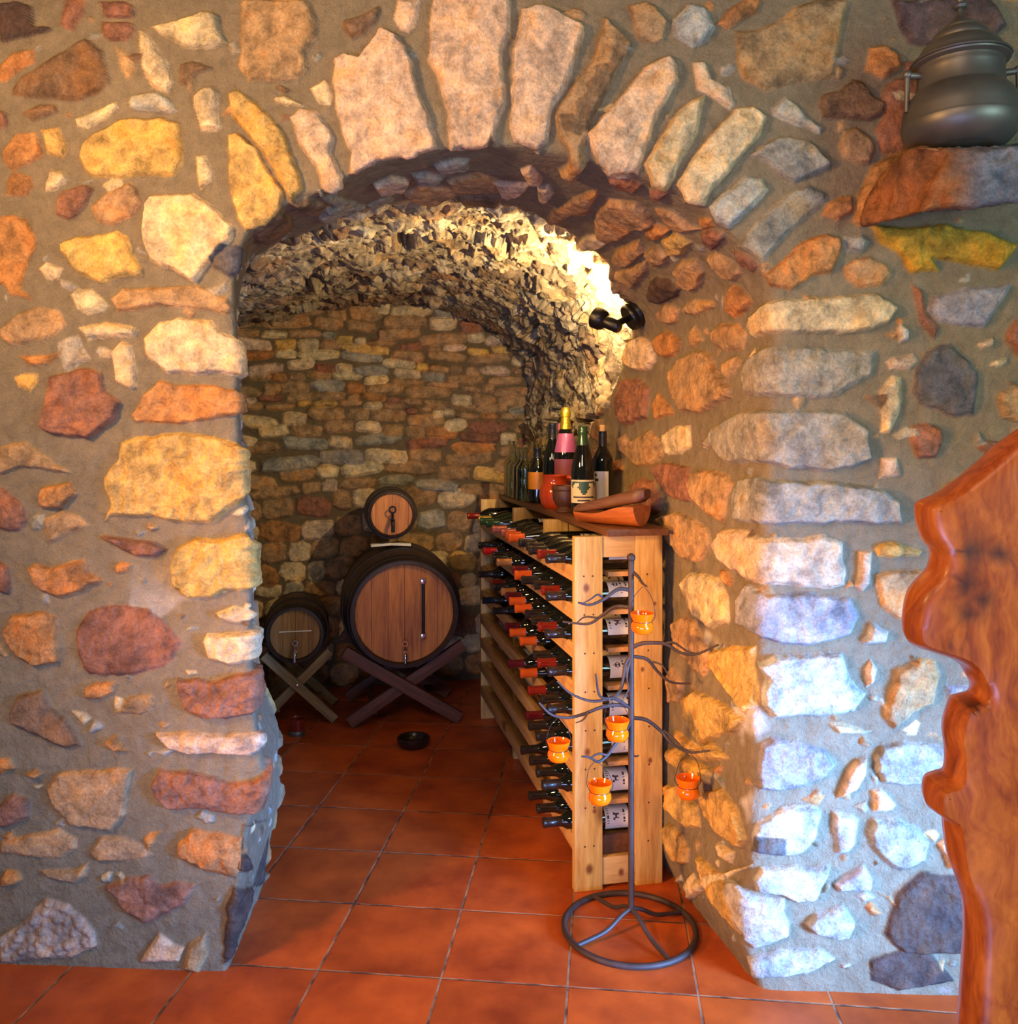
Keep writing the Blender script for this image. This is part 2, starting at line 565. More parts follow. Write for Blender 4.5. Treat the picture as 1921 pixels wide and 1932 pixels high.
def lathe(bm, prof, seg=32, axis='z', mi=0, a0=0.0, a1=2 * math.pi, off=(0, 0, 0)):
    full = abs(a1 - a0 - 2 * math.pi) < 1e-6
    n = seg if full else seg + 1
    rings = []
    for r, h in prof:
        if r < 1e-6 and full:
            p = (0, 0, h) if axis == 'z' else (0, h, 0)
            rings.append([bm.verts.new(np.add(p, off))])
            continue
        ring = []
        for k in range(n):
            a = a0 + (a1 - a0) * k / seg
            p = (r * math.cos(a), r * math.sin(a), h) if axis == 'z' else (r * math.cos(a), h, r * math.sin(a))
            ring.append(bm.verts.new(np.add(p, off)))
        rings.append(ring)
    out = []
    for A, B in zip(rings, rings[1:]):
        if len(A) == 1 and len(B) == 1:
            continue
        for k in range(seg):
            k2 = (k + 1) % n if full else k + 1
            if len(A) == 1:
                f = bm.faces.new((A[0], B[k], B[k2]))
            elif len(B) == 1:
                f = bm.faces.new((A[k], A[k2], B[0]))
            else:
                f = bm.faces.new((A[k], A[k2], B[k2], B[k]))
            f.material_index = mi
            out.append(f)
    return out


def catmull(pts, n=8):
    P = [np.asarray(p, float) for p in pts]
    P = [2 * P[0] - P[1]] + P + [2 * P[-1] - P[-2]]
    out = []
    for i in range(1, len(P) - 2):
        a, b, c, d = P[i - 1:i + 3]
        for k in range(n):
            t = k / n
            out.append(0.5 * (2 * b + (c - a) * t + (2 * a - 5 * b + 4 * c - d) * t * t + (3 * b - a - 3 * c + d) * t ** 3))
    out.append(P[-2])
    return out


def tube(bm, pts, r, seg=8, closed=False, cap=True):
    pts = [Vector(p) for p in pts]
    n = len(pts)
    rs = r if hasattr(r, '__len__') else [r] * n
    T = []
    for i in range(n):
        a = pts[(i - 1) % n] if (closed or i > 0) else pts[i]
        b = pts[(i + 1) % n] if (closed or i < n - 1) else pts[i]
        T.append((b - a).normalized())
    up = Vector((0, 0, 1)) if abs(T[0].z) < 0.9 else Vector((1, 0, 0))
    nrm = (up - T[0] * up.dot(T[0])).normalized()
    rings = []
    for i in range(n):
        if i:
            nrm = (nrm - T[i] * nrm.dot(T[i])).normalized()
        bn = T[i].cross(nrm)
        rings.append([bm.verts.new(pts[i] + (nrm * math.cos(2 * math.pi * k / seg) + bn * math.sin(2 * math.pi * k / seg)) * rs[i]) for k in range(seg)])
    m = n if closed else n - 1
    for i in range(m):
        A, B = rings[i], rings[(i + 1) % n]
        for k in range(seg):
            bm.faces.new((A[k], A[(k + 1) % seg], B[(k + 1) % seg], B[k]))
    if cap and not closed:
        bm.faces.new(rings[0][::-1])
        bm.faces.new(rings[-1])


def ball(bm, c, r, seg=12):
    lathe(bm, [(r * math.sin(math.pi * k / 8), -r * math.cos(math.pi * k / 8)) for k in range(9)], seg, off=c)


def grid_mesh(name, P, col, msk, mat):
    U, V = P.shape[:2]
    me = bpy.data.meshes.new(name)
    nv = U * V
    me.vertices.add(nv)
    me.vertices.foreach_set('co', P.reshape(-1).astype(np.float32))
    idx = np.arange(nv, dtype=np.int32).reshape(U, V)
    q = np.stack([idx[:-1, :-1], idx[1:, :-1], idx[1:, 1:], idx[:-1, 1:]], -1).reshape(-1, 4)
    nf = len(q)
    me.loops.add(nf * 4)
    me.polygons.add(nf)
    me.loops.foreach_set('vertex_index', q.reshape(-1))
    me.polygons.foreach_set('loop_start', np.arange(0, nf * 4, 4, dtype=np.int32))
    me.update(calc_edges=True)
    a = me.attributes.new('col', 'FLOAT_COLOR', 'POINT')
    c4 = np.ones((nv, 4), np.float32)
    c4[:, :3] = col
    a.data.foreach_set('color', c4.reshape(-1))
    b = me.attributes.new('msk', 'FLOAT', 'POINT')
    b.data.foreach_set('value', msk.astype(np.float32).reshape(-1))
    me.materials.append(mat)
    me.shade_smooth()
    return link(name, me)
# ------------------------------------------------------------------ the masonry: outlines of the stones as seen on the wall
PAL = {'T': (212, 186, 140), 'Y': (204, 164, 92), 'O': (180, 126, 74), 'R': (146, 100, 76), 'B': (128, 100, 72), 'D': (84, 66, 56),
       'G': (158, 150, 132), 'W': (176, 170, 156), 'P': (206, 174, 140), 'L': (190, 150, 50), 'S': (98, 94, 96), 'N': (172, 136, 94),
       'V': (104, 82, 78), 'Q': (150, 146, 148), 'Z': (168, 160, 158), 'M': (158, 148, 128), 'X': (176, 150, 128)}
MORTAR = (126, 111, 86)
AX = np.array([-0.3057, 0.9521])              # direction of the vaulted passage, turned 17.8 degrees from the wall
EW = np.array([0.9521, 0.3057])
BACK_T = 2.72

STONES = []


def read_stones(text):
    ox = oy = 0
    sc = 1.0
    for ln in text.strip().splitlines():
        if ln[0] == '#':
            a = ln[1:].split()
            ox, oy, sc = float(a[0]), float(a[1]), float(a[2]) / 1921
        else:
            h, *pp = ln.split()
            pts = np.array([[float(v) for v in p.split(',')] for p in pp])
            STONES.append((h[0], int(h[1]), pts * sc + np.array([ox, oy])))


read_stones("""#0 0 500
D2 0,30 130,0 240,40 250,180 350,210 380,240 60,300 0,290
R1 490,0 620,0 600,110 520,230 430,200
R3 740,25 900,15 990,60 960,140 770,130
R3 750,160 970,155 975,230 930,300 800,320 755,240
N1 840,330 940,400 980,520 940,580 890,500
T3 1030,230 1110,270 1160,380 1210,430 1240,600 1210,680 1100,640 1040,480 1010,320
T4 1110,210 1340,150 1470,90 1560,110 1630,310 1540,350 1350,345 1220,300
B2 1310,480 1400,450 1530,490 1430,540 1380,630 1320,620 1300,540
B3 90,630 160,560 450,400 640,280 760,380 810,600 700,690 580,740 420,730 100,700
O2 0,480 110,380 240,380 260,450 120,540 40,600 0,600
B2 170,820 300,750 400,770 420,820 260,880
R2 0,810 50,830 70,900 30,945 0,950
T2 560,870 700,800 850,740 850,770 780,860 640,930 570,910
W3 920,740 950,700 1130,680 1230,730 1280,800 1220,825 950,790
T4 1400,690 1480,640 1560,640 1590,690 1570,800 1620,930 1580,960 1470,940 1430,850 1400,760
O2 20,1110 110,980 270,960 330,1120 200,1200 100,1230 20,1180
Y3 300,930 430,920 490,1080 470,1160 350,1100
Y4 590,1150 640,1020 760,950 900,870 1180,860 1310,900 1350,1170 1280,1260 900,1300 700,1300 620,1240
T3 1430,1130 1490,1120 1550,1230 1530,1310 1450,1380 1430,1250
O2 50,1330 110,1260 230,1270 240,1360 200,1420 60,1440
T3 330,1340 370,1230 490,1250 520,1300 420,1380 330,1400
R4 415,1460 460,1390 640,1330 690,1370 640,1490 530,1590 480,1600 420,1560
N3 660,1510 750,1420 940,1330 1020,1360 1030,1460 960,1580 830,1640 720,1620
O2 0,1570 100,1560 200,1580 270,1720 270,1800 200,1921 160,2100 220,2150 230,2190 100,2150 40,2060 0,2040
Y4 440,1770 600,1720 850,1680 920,1720 980,1830 1030,1960 1020,2010 860,2020 760,2040 590,1990 450,1830
T5 1050,1500 1100,1430 1250,1430 1430,1400 1550,1500 1700,1650 1680,1760 1560,1880 1420,2050 1250,1960 1090,1880 1040,1750
#400 0 500
N3 230,0 690,0 740,130 760,280 680,400 690,490 620,570 430,605 280,590 180,480 215,380 200,220
Y4 130,690 190,665 270,700 340,760 440,850 540,1000 570,1100 640,1240 660,1380 600,1480 550,1440 510,1330 380,1110 240,960 150,850
Y4 130,1000 200,970 330,1100 470,1320 520,1390 500,1500 380,1600 290,1690 200,1580 120,1290
B3 300,1670 400,1590 480,1530 560,1570 580,1620 500,1680 370,1750 310,1730
P4 570,850 640,800 760,815 860,920 890,1000 870,1100 960,1280 980,1350 900,1400 830,1390 760,1210 640,1070
T2 450,710 520,700 640,760 660,780 540,770 480,750
T2 720,640 820,570 880,700 870,760 780,750
P5 880,450 960,390 1080,430 1150,310 1240,200 1340,250 1440,400 1470,480 1460,560 1580,850 1640,1080 1500,1130 1200,1180 1060,1280 1010,1260 1000,1120 900,850 870,600
B3 950,150 1080,120 1200,50 1220,90 1190,180 1080,270 1000,290 960,200
P3 1340,0 1520,0 1510,80 1470,200 1430,250 1370,220 1330,130
P5 1600,0 2140,0 2160,180 2110,400 2135,750 2050,1040 1900,1060 1720,1080 1700,820 1640,600 1570,450
B3 570,1470 700,1430 800,1440 830,1480 740,1540 640,1530
G3 760,1560 830,1500 950,1470 960,1520 880,1590 800,1610
G2 960,1570 1290,1410 1320,1440 1180,1540 900,1670
P3 1160,1330 1300,1270 1440,1300 1380,1370 1200,1390
G3 1440,1260 1560,1230 1700,1270 1650,1320 1490,1330
N3 1380,1390 1500,1340 1770,1350 1790,1390 1620,1460 1450,1450
N3 1700,1310 1921,1240 2080,1300 2080,1390 1750,1390
B3 1770,1420 1921,1410 2080,1430 2070,1490 1830,1480
G3 1600,1190 1750,1140 1870,1150 1860,1220 1650,1240
#900 0 500
P5 330,60 480,50 640,110 760,190 790,270 720,480 640,640 550,780 500,1040 450,1110 270,1030 240,920 270,400 290,200
N5 930,130 1040,230 1110,310 1080,400 960,640 800,960 750,1100 760,1230 710,1290 610,1230 600,1000 570,850 700,640 850,420 890,230
B2 1010,330 1090,340 1060,420 960,640 800,960 740,1020 620,960 610,860 700,850 720,750 800,700 790,640 860,560 860,500 950,480
P5 1220,480 1380,400 1450,470 1460,580 1400,720 1310,870 1240,1050 1180,1200 1170,1260 950,1270 860,1170 800,1000 940,840 1100,640
T5 1420,840 1530,760 1640,690 1640,740 1600,960 1440,1240 1380,1370 1260,1320 1200,1200 1300,1050
T5 1860,790 2017,770 2097,850 2037,980 1867,1220 1717,1350 1640,1490 1510,1460 1440,1340 1560,1150 1700,980
N3 1090,40 1230,20 1290,60 1390,170 1340,300 1290,330 1150,290 1130,180
W4 1420,150 1540,40 1660,60 1720,200 1640,320 1550,350 1440,270
P3 1560,460 1650,450 1700,560 1840,640 1860,760 1830,790 1700,700 1590,640
O3 1750,160 1850,70 1960,0 2060,0 2020,110 1920,140 1830,220 1750,190
P3 310,1220 400,1190 480,1280 470,1330 370,1310
P3 130,1290 200,1310 390,1320 370,1370 230,1440 170,1400
P3 440,1350 520,1330 560,1400 500,1460 440,1420
N3 700,1420 870,1360 890,1400 800,1540 700,1540 560,1620 500,1600 560,1520
N4 850,1600 880,1500 960,1430 1150,1450 1270,1560 1290,1620 1150,1650 1050,1720 960,1750 860,1690
N3 1290,1500 1420,1530 1560,1640 1640,1660 1490,1680 1400,1650
O4 1220,1660 1310,1620 1410,1650 1340,1720 1260,1740
T3 720,1780 790,1700 880,1700 940,1760 900,1800 760,1810
N4 980,1870 1020,1800 1180,1740 1220,1830 1120,1910 1050,1921
N4 1220,1830 1300,1770 1390,1850 1380,1900 1290,1930
Y4 1350,1720 1450,1680 1560,1760 1500,1830 1420,1850
R4 1640,1680 1720,1650 1790,1680 1800,1720 1740,1800 1660,1740
R3 940,1280 1120,1290 1200,1330 1160,1370 1020,1360
R3 1250,1370 1330,1350 1390,1400 1350,1440 1270,1420
#1300 0 500
N3 330,440 340,230 480,220 620,160 800,60 920,0 1150,0 1090,330 1050,590 880,600 560,650 390,590 360,500
W3 590,790 690,710 790,760 860,850 960,930 950,980 780,930 610,840
G4 440,1120 620,990 860,1010 940,1080 1030,1190 990,1220 760,1330 680,1300 560,1190
W4 150,1510 270,1370 400,1290 540,1310 590,1380 500,1480 290,1660 200,1620
G3 350,1780 470,1620 640,1470 720,1410 870,1350 1000,1400 980,1460 820,1600 720,1700 520,1890 430,1830
O4 1270,520 1310,370 1440,340 1530,400 1540,490 1400,560 1290,530
B4 930,760 970,690 1080,660 1180,580 1260,590 1340,700 1430,740 1400,840 1310,900 1160,870 960,850
N4 1080,1060 1120,960 1210,930 1310,1000 1370,1100 1310,1190 1240,1220 1130,1160
V4 1470,0 2200,0 2300,200 2000,360 1770,340 1600,320 1520,200
R2 1540,460 1640,440 1740,480 1680,540 1560,520
R3 1380,700 1420,620 1500,570 1690,570 1690,760 1600,900 1600,1030 1700,1100 1500,1150 1400,1100 1340,980 1420,830
T3 1460,700 1520,680 1670,710 1660,750 1480,740
O5 1180,1620 1210,1450 1310,1230 1450,1120 1640,1090 1740,1100 1560,1440 1300,1620 1240,1650
O4 970,1570 1010,1490 1080,1420 1180,1440 1180,1530 1080,1600
G3 1110,1710 1250,1690 1300,1750 1250,1830 1130,1830
#1421 380 500
L4 840,190 1070,185 1380,170 1690,230 1921,310 1840,460 1760,500 1300,420 1340,500 1150,520 1030,385 920,310
#1100 400 500
O4 1320,450 1400,380 1600,200 1740,170 1860,190 1870,320 1790,450 1690,470 1580,510 1510,570 1350,530
N4 240,430 330,400 460,350 470,420 380,540 300,500 250,470
D4 490,500 550,460 640,480 720,560 700,610 560,660 490,640 470,580
N4 670,400 720,350 830,330 880,430 860,530 800,570 720,520
N4 910,310 980,290 1090,350 1160,430 1110,490 1060,470 970,390
O4 1050,600 1090,520 1150,530 1240,640 1220,700 1110,770 1060,720
R3 1100,260 1200,300 1290,380 1240,440 1160,380
N3 730,690 800,640 960,640 970,690 840,750 750,730
N3 550,720 610,660 700,700 690,790 640,815 560,790
O4 530,930 570,880 640,860 730,930 720,1000 680,1050 600,1060 540,1020
N3 780,900 820,810 890,930 860,960 800,990
N3 940,880 1000,810 1130,800 1200,880 1170,1000 1060,1020 960,960
T4 1240,760 1350,660 1500,640 1900,600 2130,610 2280,690 2200,800 2080,870 1900,885 1500,890 1250,910 1220,830
G4 1210,1050 1330,980 1500,980 2000,990 2120,1000 2080,1200 1950,1260 1850,1340 1600,1350 1200,1330 1180,1200
N5 640,1150 720,1060 860,1010 950,1040 990,1150 1080,1270 1090,1340 960,1410 860,1460 740,1450 680,1350 640,1260
N3 1040,1090 1120,1040 1160,1080 1110,1180 1060,1210 1020,1160
P4 300,1050 340,940 430,900 520,960 540,1080 490,1140 400,1150 320,1110
R4 245,1340 280,1220 400,1200 490,1280 470,1500 300,1560 240,1440
O3 520,1400 560,1310 680,1440 660,1470 540,1500
T3 580,1620 680,1560 780,1550 790,1700 720,1760 620,1760
N4 310,1750 360,1660 500,1580 570,1650 590,1780 480,1850 400,1840
N3 260,1640 310,1600 340,1670 300,1760 260,1720
G4 880,1700 940,1570 1150,1450 1450,1430 1900,1440 2060,1590 2070,1810 1900,1850 1720,1870 1480,1850 1380,1810 1050,1820 960,1720
T3 110,1350 150,1320 200,1380 190,1420 120,1410
O3 220,1810 290,1790 300,1870 260,1900 220,1860
#1421 450 500
N3 660,210 720,150 850,140 980,200 1000,270 930,360 760,370 680,290
W4 1030,680 1060,630 1110,660 1120,730 1050,750
Q3 1250,520 1290,420 1500,360 1870,350 1800,450 1720,560 1680,640 1500,650 1350,600
S3 1140,1100 1170,950 1240,830 1340,770 1440,780 1550,880 1620,950 1610,1130 1580,1280 1450,1290 1340,1240 1220,1220
P2 970,900 1000,850 1160,850 1190,880 1130,940 980,950
T3 910,1090 1000,1000 1060,1020 1085,1160 1050,1280 980,1415 930,1400 920,1240
R3 1110,1370 1250,1340 1360,1380 1380,1470 1320,1590 1190,1600 1150,1480
P2 910,1740 930,1600 1040,1590 1060,1720 920,1745
R3 1620,1520 1680,1460 1860,1480 1840,1580 1760,1590
N3 1770,1180 1790,1090 1921,1080 2000,1090 2000,1340 1800,1300
R3 1840,680 1900,610 2000,560 2000,880 1921,860 1820,740
P2 1620,770 1740,730 1740,780 1660,810
R3 1340,1880 1400,1780 1560,1710 1690,1760 1660,1850 1500,1930 1400,1990
R2 1140,340 1230,380 1240,520 1350,650 1300,740 1210,620 1180,500
#1200 850 500
R4 150,130 230,95 400,120 410,380 250,340 190,250
N4 400,260 450,160 560,140 680,170 720,240 680,340 660,480 640,520 520,460 430,370
R4 -30,250 40,190 130,220 200,340 180,430 100,450 10,400
G4 720,330 760,210 900,200 1100,220 1550,230 1800,290 1900,360 1921,520 1600,530 1200,530 900,540 740,500
P4 580,690 640,580 780,560 950,640 1100,630 1350,620 1480,670 1510,960 1400,990 1150,980 920,970 720,880 620,800
Z4 760,1060 830,970 950,1020 1250,1040 1560,1080 1620,1200 1540,1320 1330,1390 1050,1400 900,1330 760,1260
N4 170,490 300,440 430,490 540,570 560,680 480,810 350,790 270,680
T4 340,960 400,880 520,890 620,930 680,1050 690,1240 560,1290 440,1200 370,1060
N3 270,1260 340,1190 440,1240 530,1420 560,1560 500,1640 400,1560 280,1440
Y4 540,1560 560,1460 700,1420 880,1410 860,1560 900,1700 890,1860 800,1921 720,1800 620,1680
W5 890,1530 1000,1480 1250,1470 1490,1470 1540,1650 1650,1760 1570,1890 1350,1921 1000,1930 920,1850 930,1650
P3 1600,900 1620,730 1710,720 1690,960 1640,1010 1590,990
W4 1690,1230 1830,1320 1800,1390 1660,1410 1630,1380 1670,1330
P3 1650,1580 1700,1510 1750,1590 1730,1680 1670,1720
O3 620,860 680,880 720,940 690,980 640,950
N3 230,1640 280,1560 350,1680 330,1820 250,1830
#1200 1300 500
Y4 360,60 450,10 620,90 800,220 760,300 600,340 500,400 430,330 380,180
Y4 290,290 360,340 480,420 560,380 680,500 560,540 400,480 310,380
Y4 230,440 290,420 420,520 560,580 540,700 400,640 260,540
Y4 210,690 330,720 460,840 480,1000 360,1010 240,880
Y4 200,1020 250,970 340,1050 400,1150 380,1270 300,1260 230,1140
Y4 470,760 640,720 760,900 820,1080 780,1160 620,1060 520,920
Y4 450,1200 560,1280 660,1400 760,1540 800,1780 700,1700 560,1520 500,1370
T3 280,1400 330,1340 380,1440 390,1540 300,1510
T3 370,1380 420,1330 470,1420 440,1460
T3 600,1110 720,1180 700,1270 620,1230
Q4 870,560 900,400 980,340 1200,380 1370,440 1460,540 1380,620 1250,690 1080,730 890,730
W4 840,1170 850,1040 880,950 1080,830 1270,820 1350,880 1300,1090 1200,1190 1080,1210
S5 845,1170 870,1045 1080,1050 1080,1210
W4 840,1360 900,1290 1150,1270 1400,1280 1370,1370 1300,1520 1160,1535 1050,1490 880,1470
W4 660,1360 760,1420 900,1500 1050,1520 1110,1700 1100,1770 950,1850 830,1880 780,1760 720,1560
W4 1220,1700 1300,1620 1500,1580 1580,1690 1540,1790 1440,1810 1280,1770
P3 1460,800 1530,600 1600,510 1680,480 1660,620 1600,720
W3 1430,890 1560,900 1600,940 1580,1120 1540,1190 1450,1190 1430,1000
Z3 1450,1420 1530,1340 1640,1270 1720,1380 1700,1450 1480,1460
T2 1390,250 1500,240 1700,300 1640,330 1470,320
G3 1730,480 1780,420 1921,390 2300,400 2300,620 2050,690 1800,680 1740,580
P3 1710,720 1780,700 1880,830 1850,880 1720,890
G4 1680,1020 1720,920 1900,930 2050,1000 2110,1120 2080,1250 1921,1310 1800,1230 1690,1130
#0 0 1921
W3 1412,1803 1460,1789 1542,1789 1575,1808 1518,1837 1422,1837
D3 1690,1690 1740,1645 1850,1660 1900,1720 1900,1800 1700,1800 1670,1760
D2 1640,1810 1700,1790 1760,1800 1800,1850 1700,1870 1640,1850
P3 1770,1590 1800,1570 1830,1570 1830,1630 1790,1640
#1560 980 361
Y3 470,290 530,230 680,220 800,260 960,320 920,370 750,360 640,390 500,370
N3 470,560 600,520 900,500 1150,560 1000,740 930,900 920,1050 800,1060 620,960 520,870
N4 690,1500 920,1380 1080,1420 1130,1600 1070,1850 880,1921 800,2000 650,2100 560,2000 620,1750
Q2 1200,1660 1420,1680 1500,1760 1400,1830 1230,1820
#0 450 500
T2 290,220 340,170 450,220 430,310 340,300
T3 515,400 560,360 680,365 790,490 760,540 640,550 570,520
N3 815,430 900,360 1450,350 1560,390 1650,430 1690,520 1640,560 1500,520 1200,500 870,530
N2 20,650 130,570 290,500 440,540 480,640 420,700 300,750 100,760 20,730
T4 580,640 760,600 960,620 1010,670 990,710 700,720 640,750
T5 1040,720 1170,610 1300,570 1550,600 1620,690 1740,760 1790,900 1750,1020 1600,970 1230,975 1080,870
M1 415,760 580,700 670,880 480,980 430,860
T4 810,830 880,750 960,780 1000,950 1000,1080 960,1110 860,1040
O2 130,860 200,840 360,840 450,820 380,900 220,930
Y2 110,1020 180,970 280,1000 270,1040 220,1100 130,1070
R5 300,1370 340,1150 370,990 540,950 640,930 750,990 790,1120 890,1190 860,1300 760,1390 650,1450 380,1420
O4 960,1280 1050,1140 1180,1030 1280,1050 1560,1060 1740,1140 1760,1270 1600,1300 1300,1350 1000,1330
Y5 740,1740 860,1590 870,1480 1000,1430 1400,1410 1620,1450 1770,1530 1800,1700 1771,1840 1705,1948 1540,2059 1375,2059 1100,2013 820,2010 758,2036 800,1921
N3 0,1500 200,1480 330,1580 520,1690 400,1680 180,1660 0,1710
S2 1540,150 1620,50 1750,60 1820,130 1790,230 1660,270 1550,220
#0 900 550
O4 250,150 280,60 470,40 510,110 420,210 280,200
R3 0,70 50,80 140,180 190,280 140,350 60,360 0,350
N2 290,290 420,230 520,260 600,320 470,370 330,440
R4 670,400 700,375 1040,430 1100,470 1040,520 900,520
O4 190,620 230,570 340,600 480,560 560,540 600,610 690,680 560,740 400,790 270,740
R3 0,550 60,600 90,720 70,765 0,750
O2 750,590 800,560 870,570 850,620 780,640
Y5 1120,600 1170,480 1300,400 1450,410 1600,370 1740,480 1800,620 1740,730 1500,750 1350,800 1250,800 1150,720
O4 20,1000 90,910 290,880 380,910 400,1100 390,1220 240,1250 130,1180 50,1080
R2 510,1000 600,880 750,840 1000,860 1080,960 1210,1060 1200,1120 1100,1250 900,1300 600,1300 510,1170
T3 1420,890 1550,850 1690,880 1700,920 1600,960 1460,950
T5 1340,1090 1370,1020 1550,1020 1700,1000 1790,970 1800,1060 1700,1200 1520,1230 1380,1190
R5 1180,1330 1300,1320 1400,1340 1550,1290 1740,1260 1800,1320 1780,1500 1640,1560 1350,1590 1220,1530 1180,1420
O3 570,1400 650,1350 770,1350 770,1410 680,1460 570,1450
N2 760,1560 850,1450 1000,1430 1060,1500 940,1580
B3 70,1560 130,1430 280,1400 340,1520 450,1600 540,1770 440,1780 220,1690 90,1620
P4 1030,1680 1250,1670 1500,1700 1700,1670 1770,1730 1640,1840 1400,1820 1280,1830 1120,1780
O3 690,1760 780,1700 850,1800 760,1810
#0 1350 580
R4 950,430 1000,330 1200,350 1450,420 1600,400 1740,300 1750,400 1620,560 1500,610 1300,580 1050,570 980,510
N3 300,460 360,360 560,340 640,330 830,330 800,480 780,620 700,710 450,690 340,560
R3 0,560 90,480 190,510 190,620 60,690 0,690
N2 0,780 380,700 480,760 480,830 380,890 150,870 0,860
N2 580,850 640,760 780,750 900,810 960,860 800,910 610,900
O2 900,780 930,730 1020,710 970,800 930,850
O4 1120,800 1200,710 1350,720 1510,760 1540,850 1490,1010 1300,960 1200,910 1120,870
N3 250,970 350,960 480,960 550,920 540,1000 460,1050 320,1010
O3 10,1020 50,960 120,960 140,1020 90,1050 20,1070
R3 660,1070 800,990 930,980 1010,1050 1090,1030 1230,1050 1140,1200 980,1260 900,1290 780,1200
X2 0,1390 150,1300 290,1150 430,1180 590,1330 600,1440 460,1500 200,1530 0,1540
P2 880,1540 950,1430 990,1360 1080,1420 1150,1450 1120,1540
N2 1190,1420 1290,1370 1310,1480 1250,1600 1150,1580
D3 1540,680 1700,640 1760,720 1690,980 1600,1100 1540,1000 1520,850
D3 1420,1200 1460,1060 1640,1060 1660,1160 1600,1450 1400,1540 1400,1350
N4 1640,1000 1720,850 1720,960 1690,1040 1640,1060
O3 170,370 220,330 280,360 250,390
O3 0,260 60,270 100,320 40,360 0,370
""")

EDGE = [(415, 1850), (430, 1836), (440, 1750), (462, 1640), (470, 1560), (500, 1480), (490, 1400), (478, 1300), (476, 1200), (476, 1100), (470, 1000),
        (455, 900), (450, 800), (448, 700), (444, 620), (442, 560), (448, 500), (470, 440), (510, 410), (548, 384), (615, 360), (668, 330), (740, 302),
        (837, 284), (940, 274), (1017, 284), (1090, 298), (1145, 312), (1205, 326), (1262, 350), (1325, 386), (1368, 425), (1405, 462), (1437, 505),
        (1458, 560), (1462, 629), (1458, 700), (1454, 746), (1450, 800), (1453, 863), (1447, 915), (1441, 985), (1443, 1040), (1436, 1123),
        (1433, 1200), (1434, 1260), (1432, 1310), (1420, 1355), (1424, 1420), (1422, 1482), (1418, 1534), (1416, 1599), (1415, 1659),
        (1405, 1700), (1402, 1763), (1408, 1800), (1428, 1850), (1440, 1880)]


def edge_curve(step):
    P = np.array([on_wall(*p) for p in EDGE])
    P = np.array(catmull(P, 12))
    d = np.r_[0, np.cumsum(np.linalg.norm(np.diff(P, axis=0), axis=1))]
    n = int(d[-1] / step)
    s = np.linspace(0, d[-1], n)
    return np.stack([np.interp(s, d, P[:, k]) for k in range(3)], 1)


def poly_sdf(Q, V):
    d = np.full(len(Q), 1e9)
    inside = np.zeros(len(Q), bool)
    n = len(V)
    for i in range(n):
        a, b = V[i], V[(i + 1) % n]
        e = b - a
        w = Q - a
        t = np.clip((w @ e) / max(e @ e, 1e-12), 0, 1)
        pr = w - t[:, None] * e
        d = np.minimum(d, (pr * pr).sum(1))
        c1 = (a[1] <= Q[:, 1]) != (b[1] <= Q[:, 1])
        with np.errstate(divide='ignore', invalid='ignore'):
            xi = a[0] + (Q[:, 1] - a[1]) / (b[1] - a[1]) * e[0]
        inside ^= c1 & (Q[:, 0] < xi)
    d = np.sqrt(d)
    return np.where(inside, -d, d)


def normals(P):
    du = np.gradient(P, axis=0)
    dv = np.gradient(P, axis=1)
    n = np.cross(du, dv)
    return n / np.maximum(np.linalg.norm(n, axis=2, keepdims=True), 1e-9)


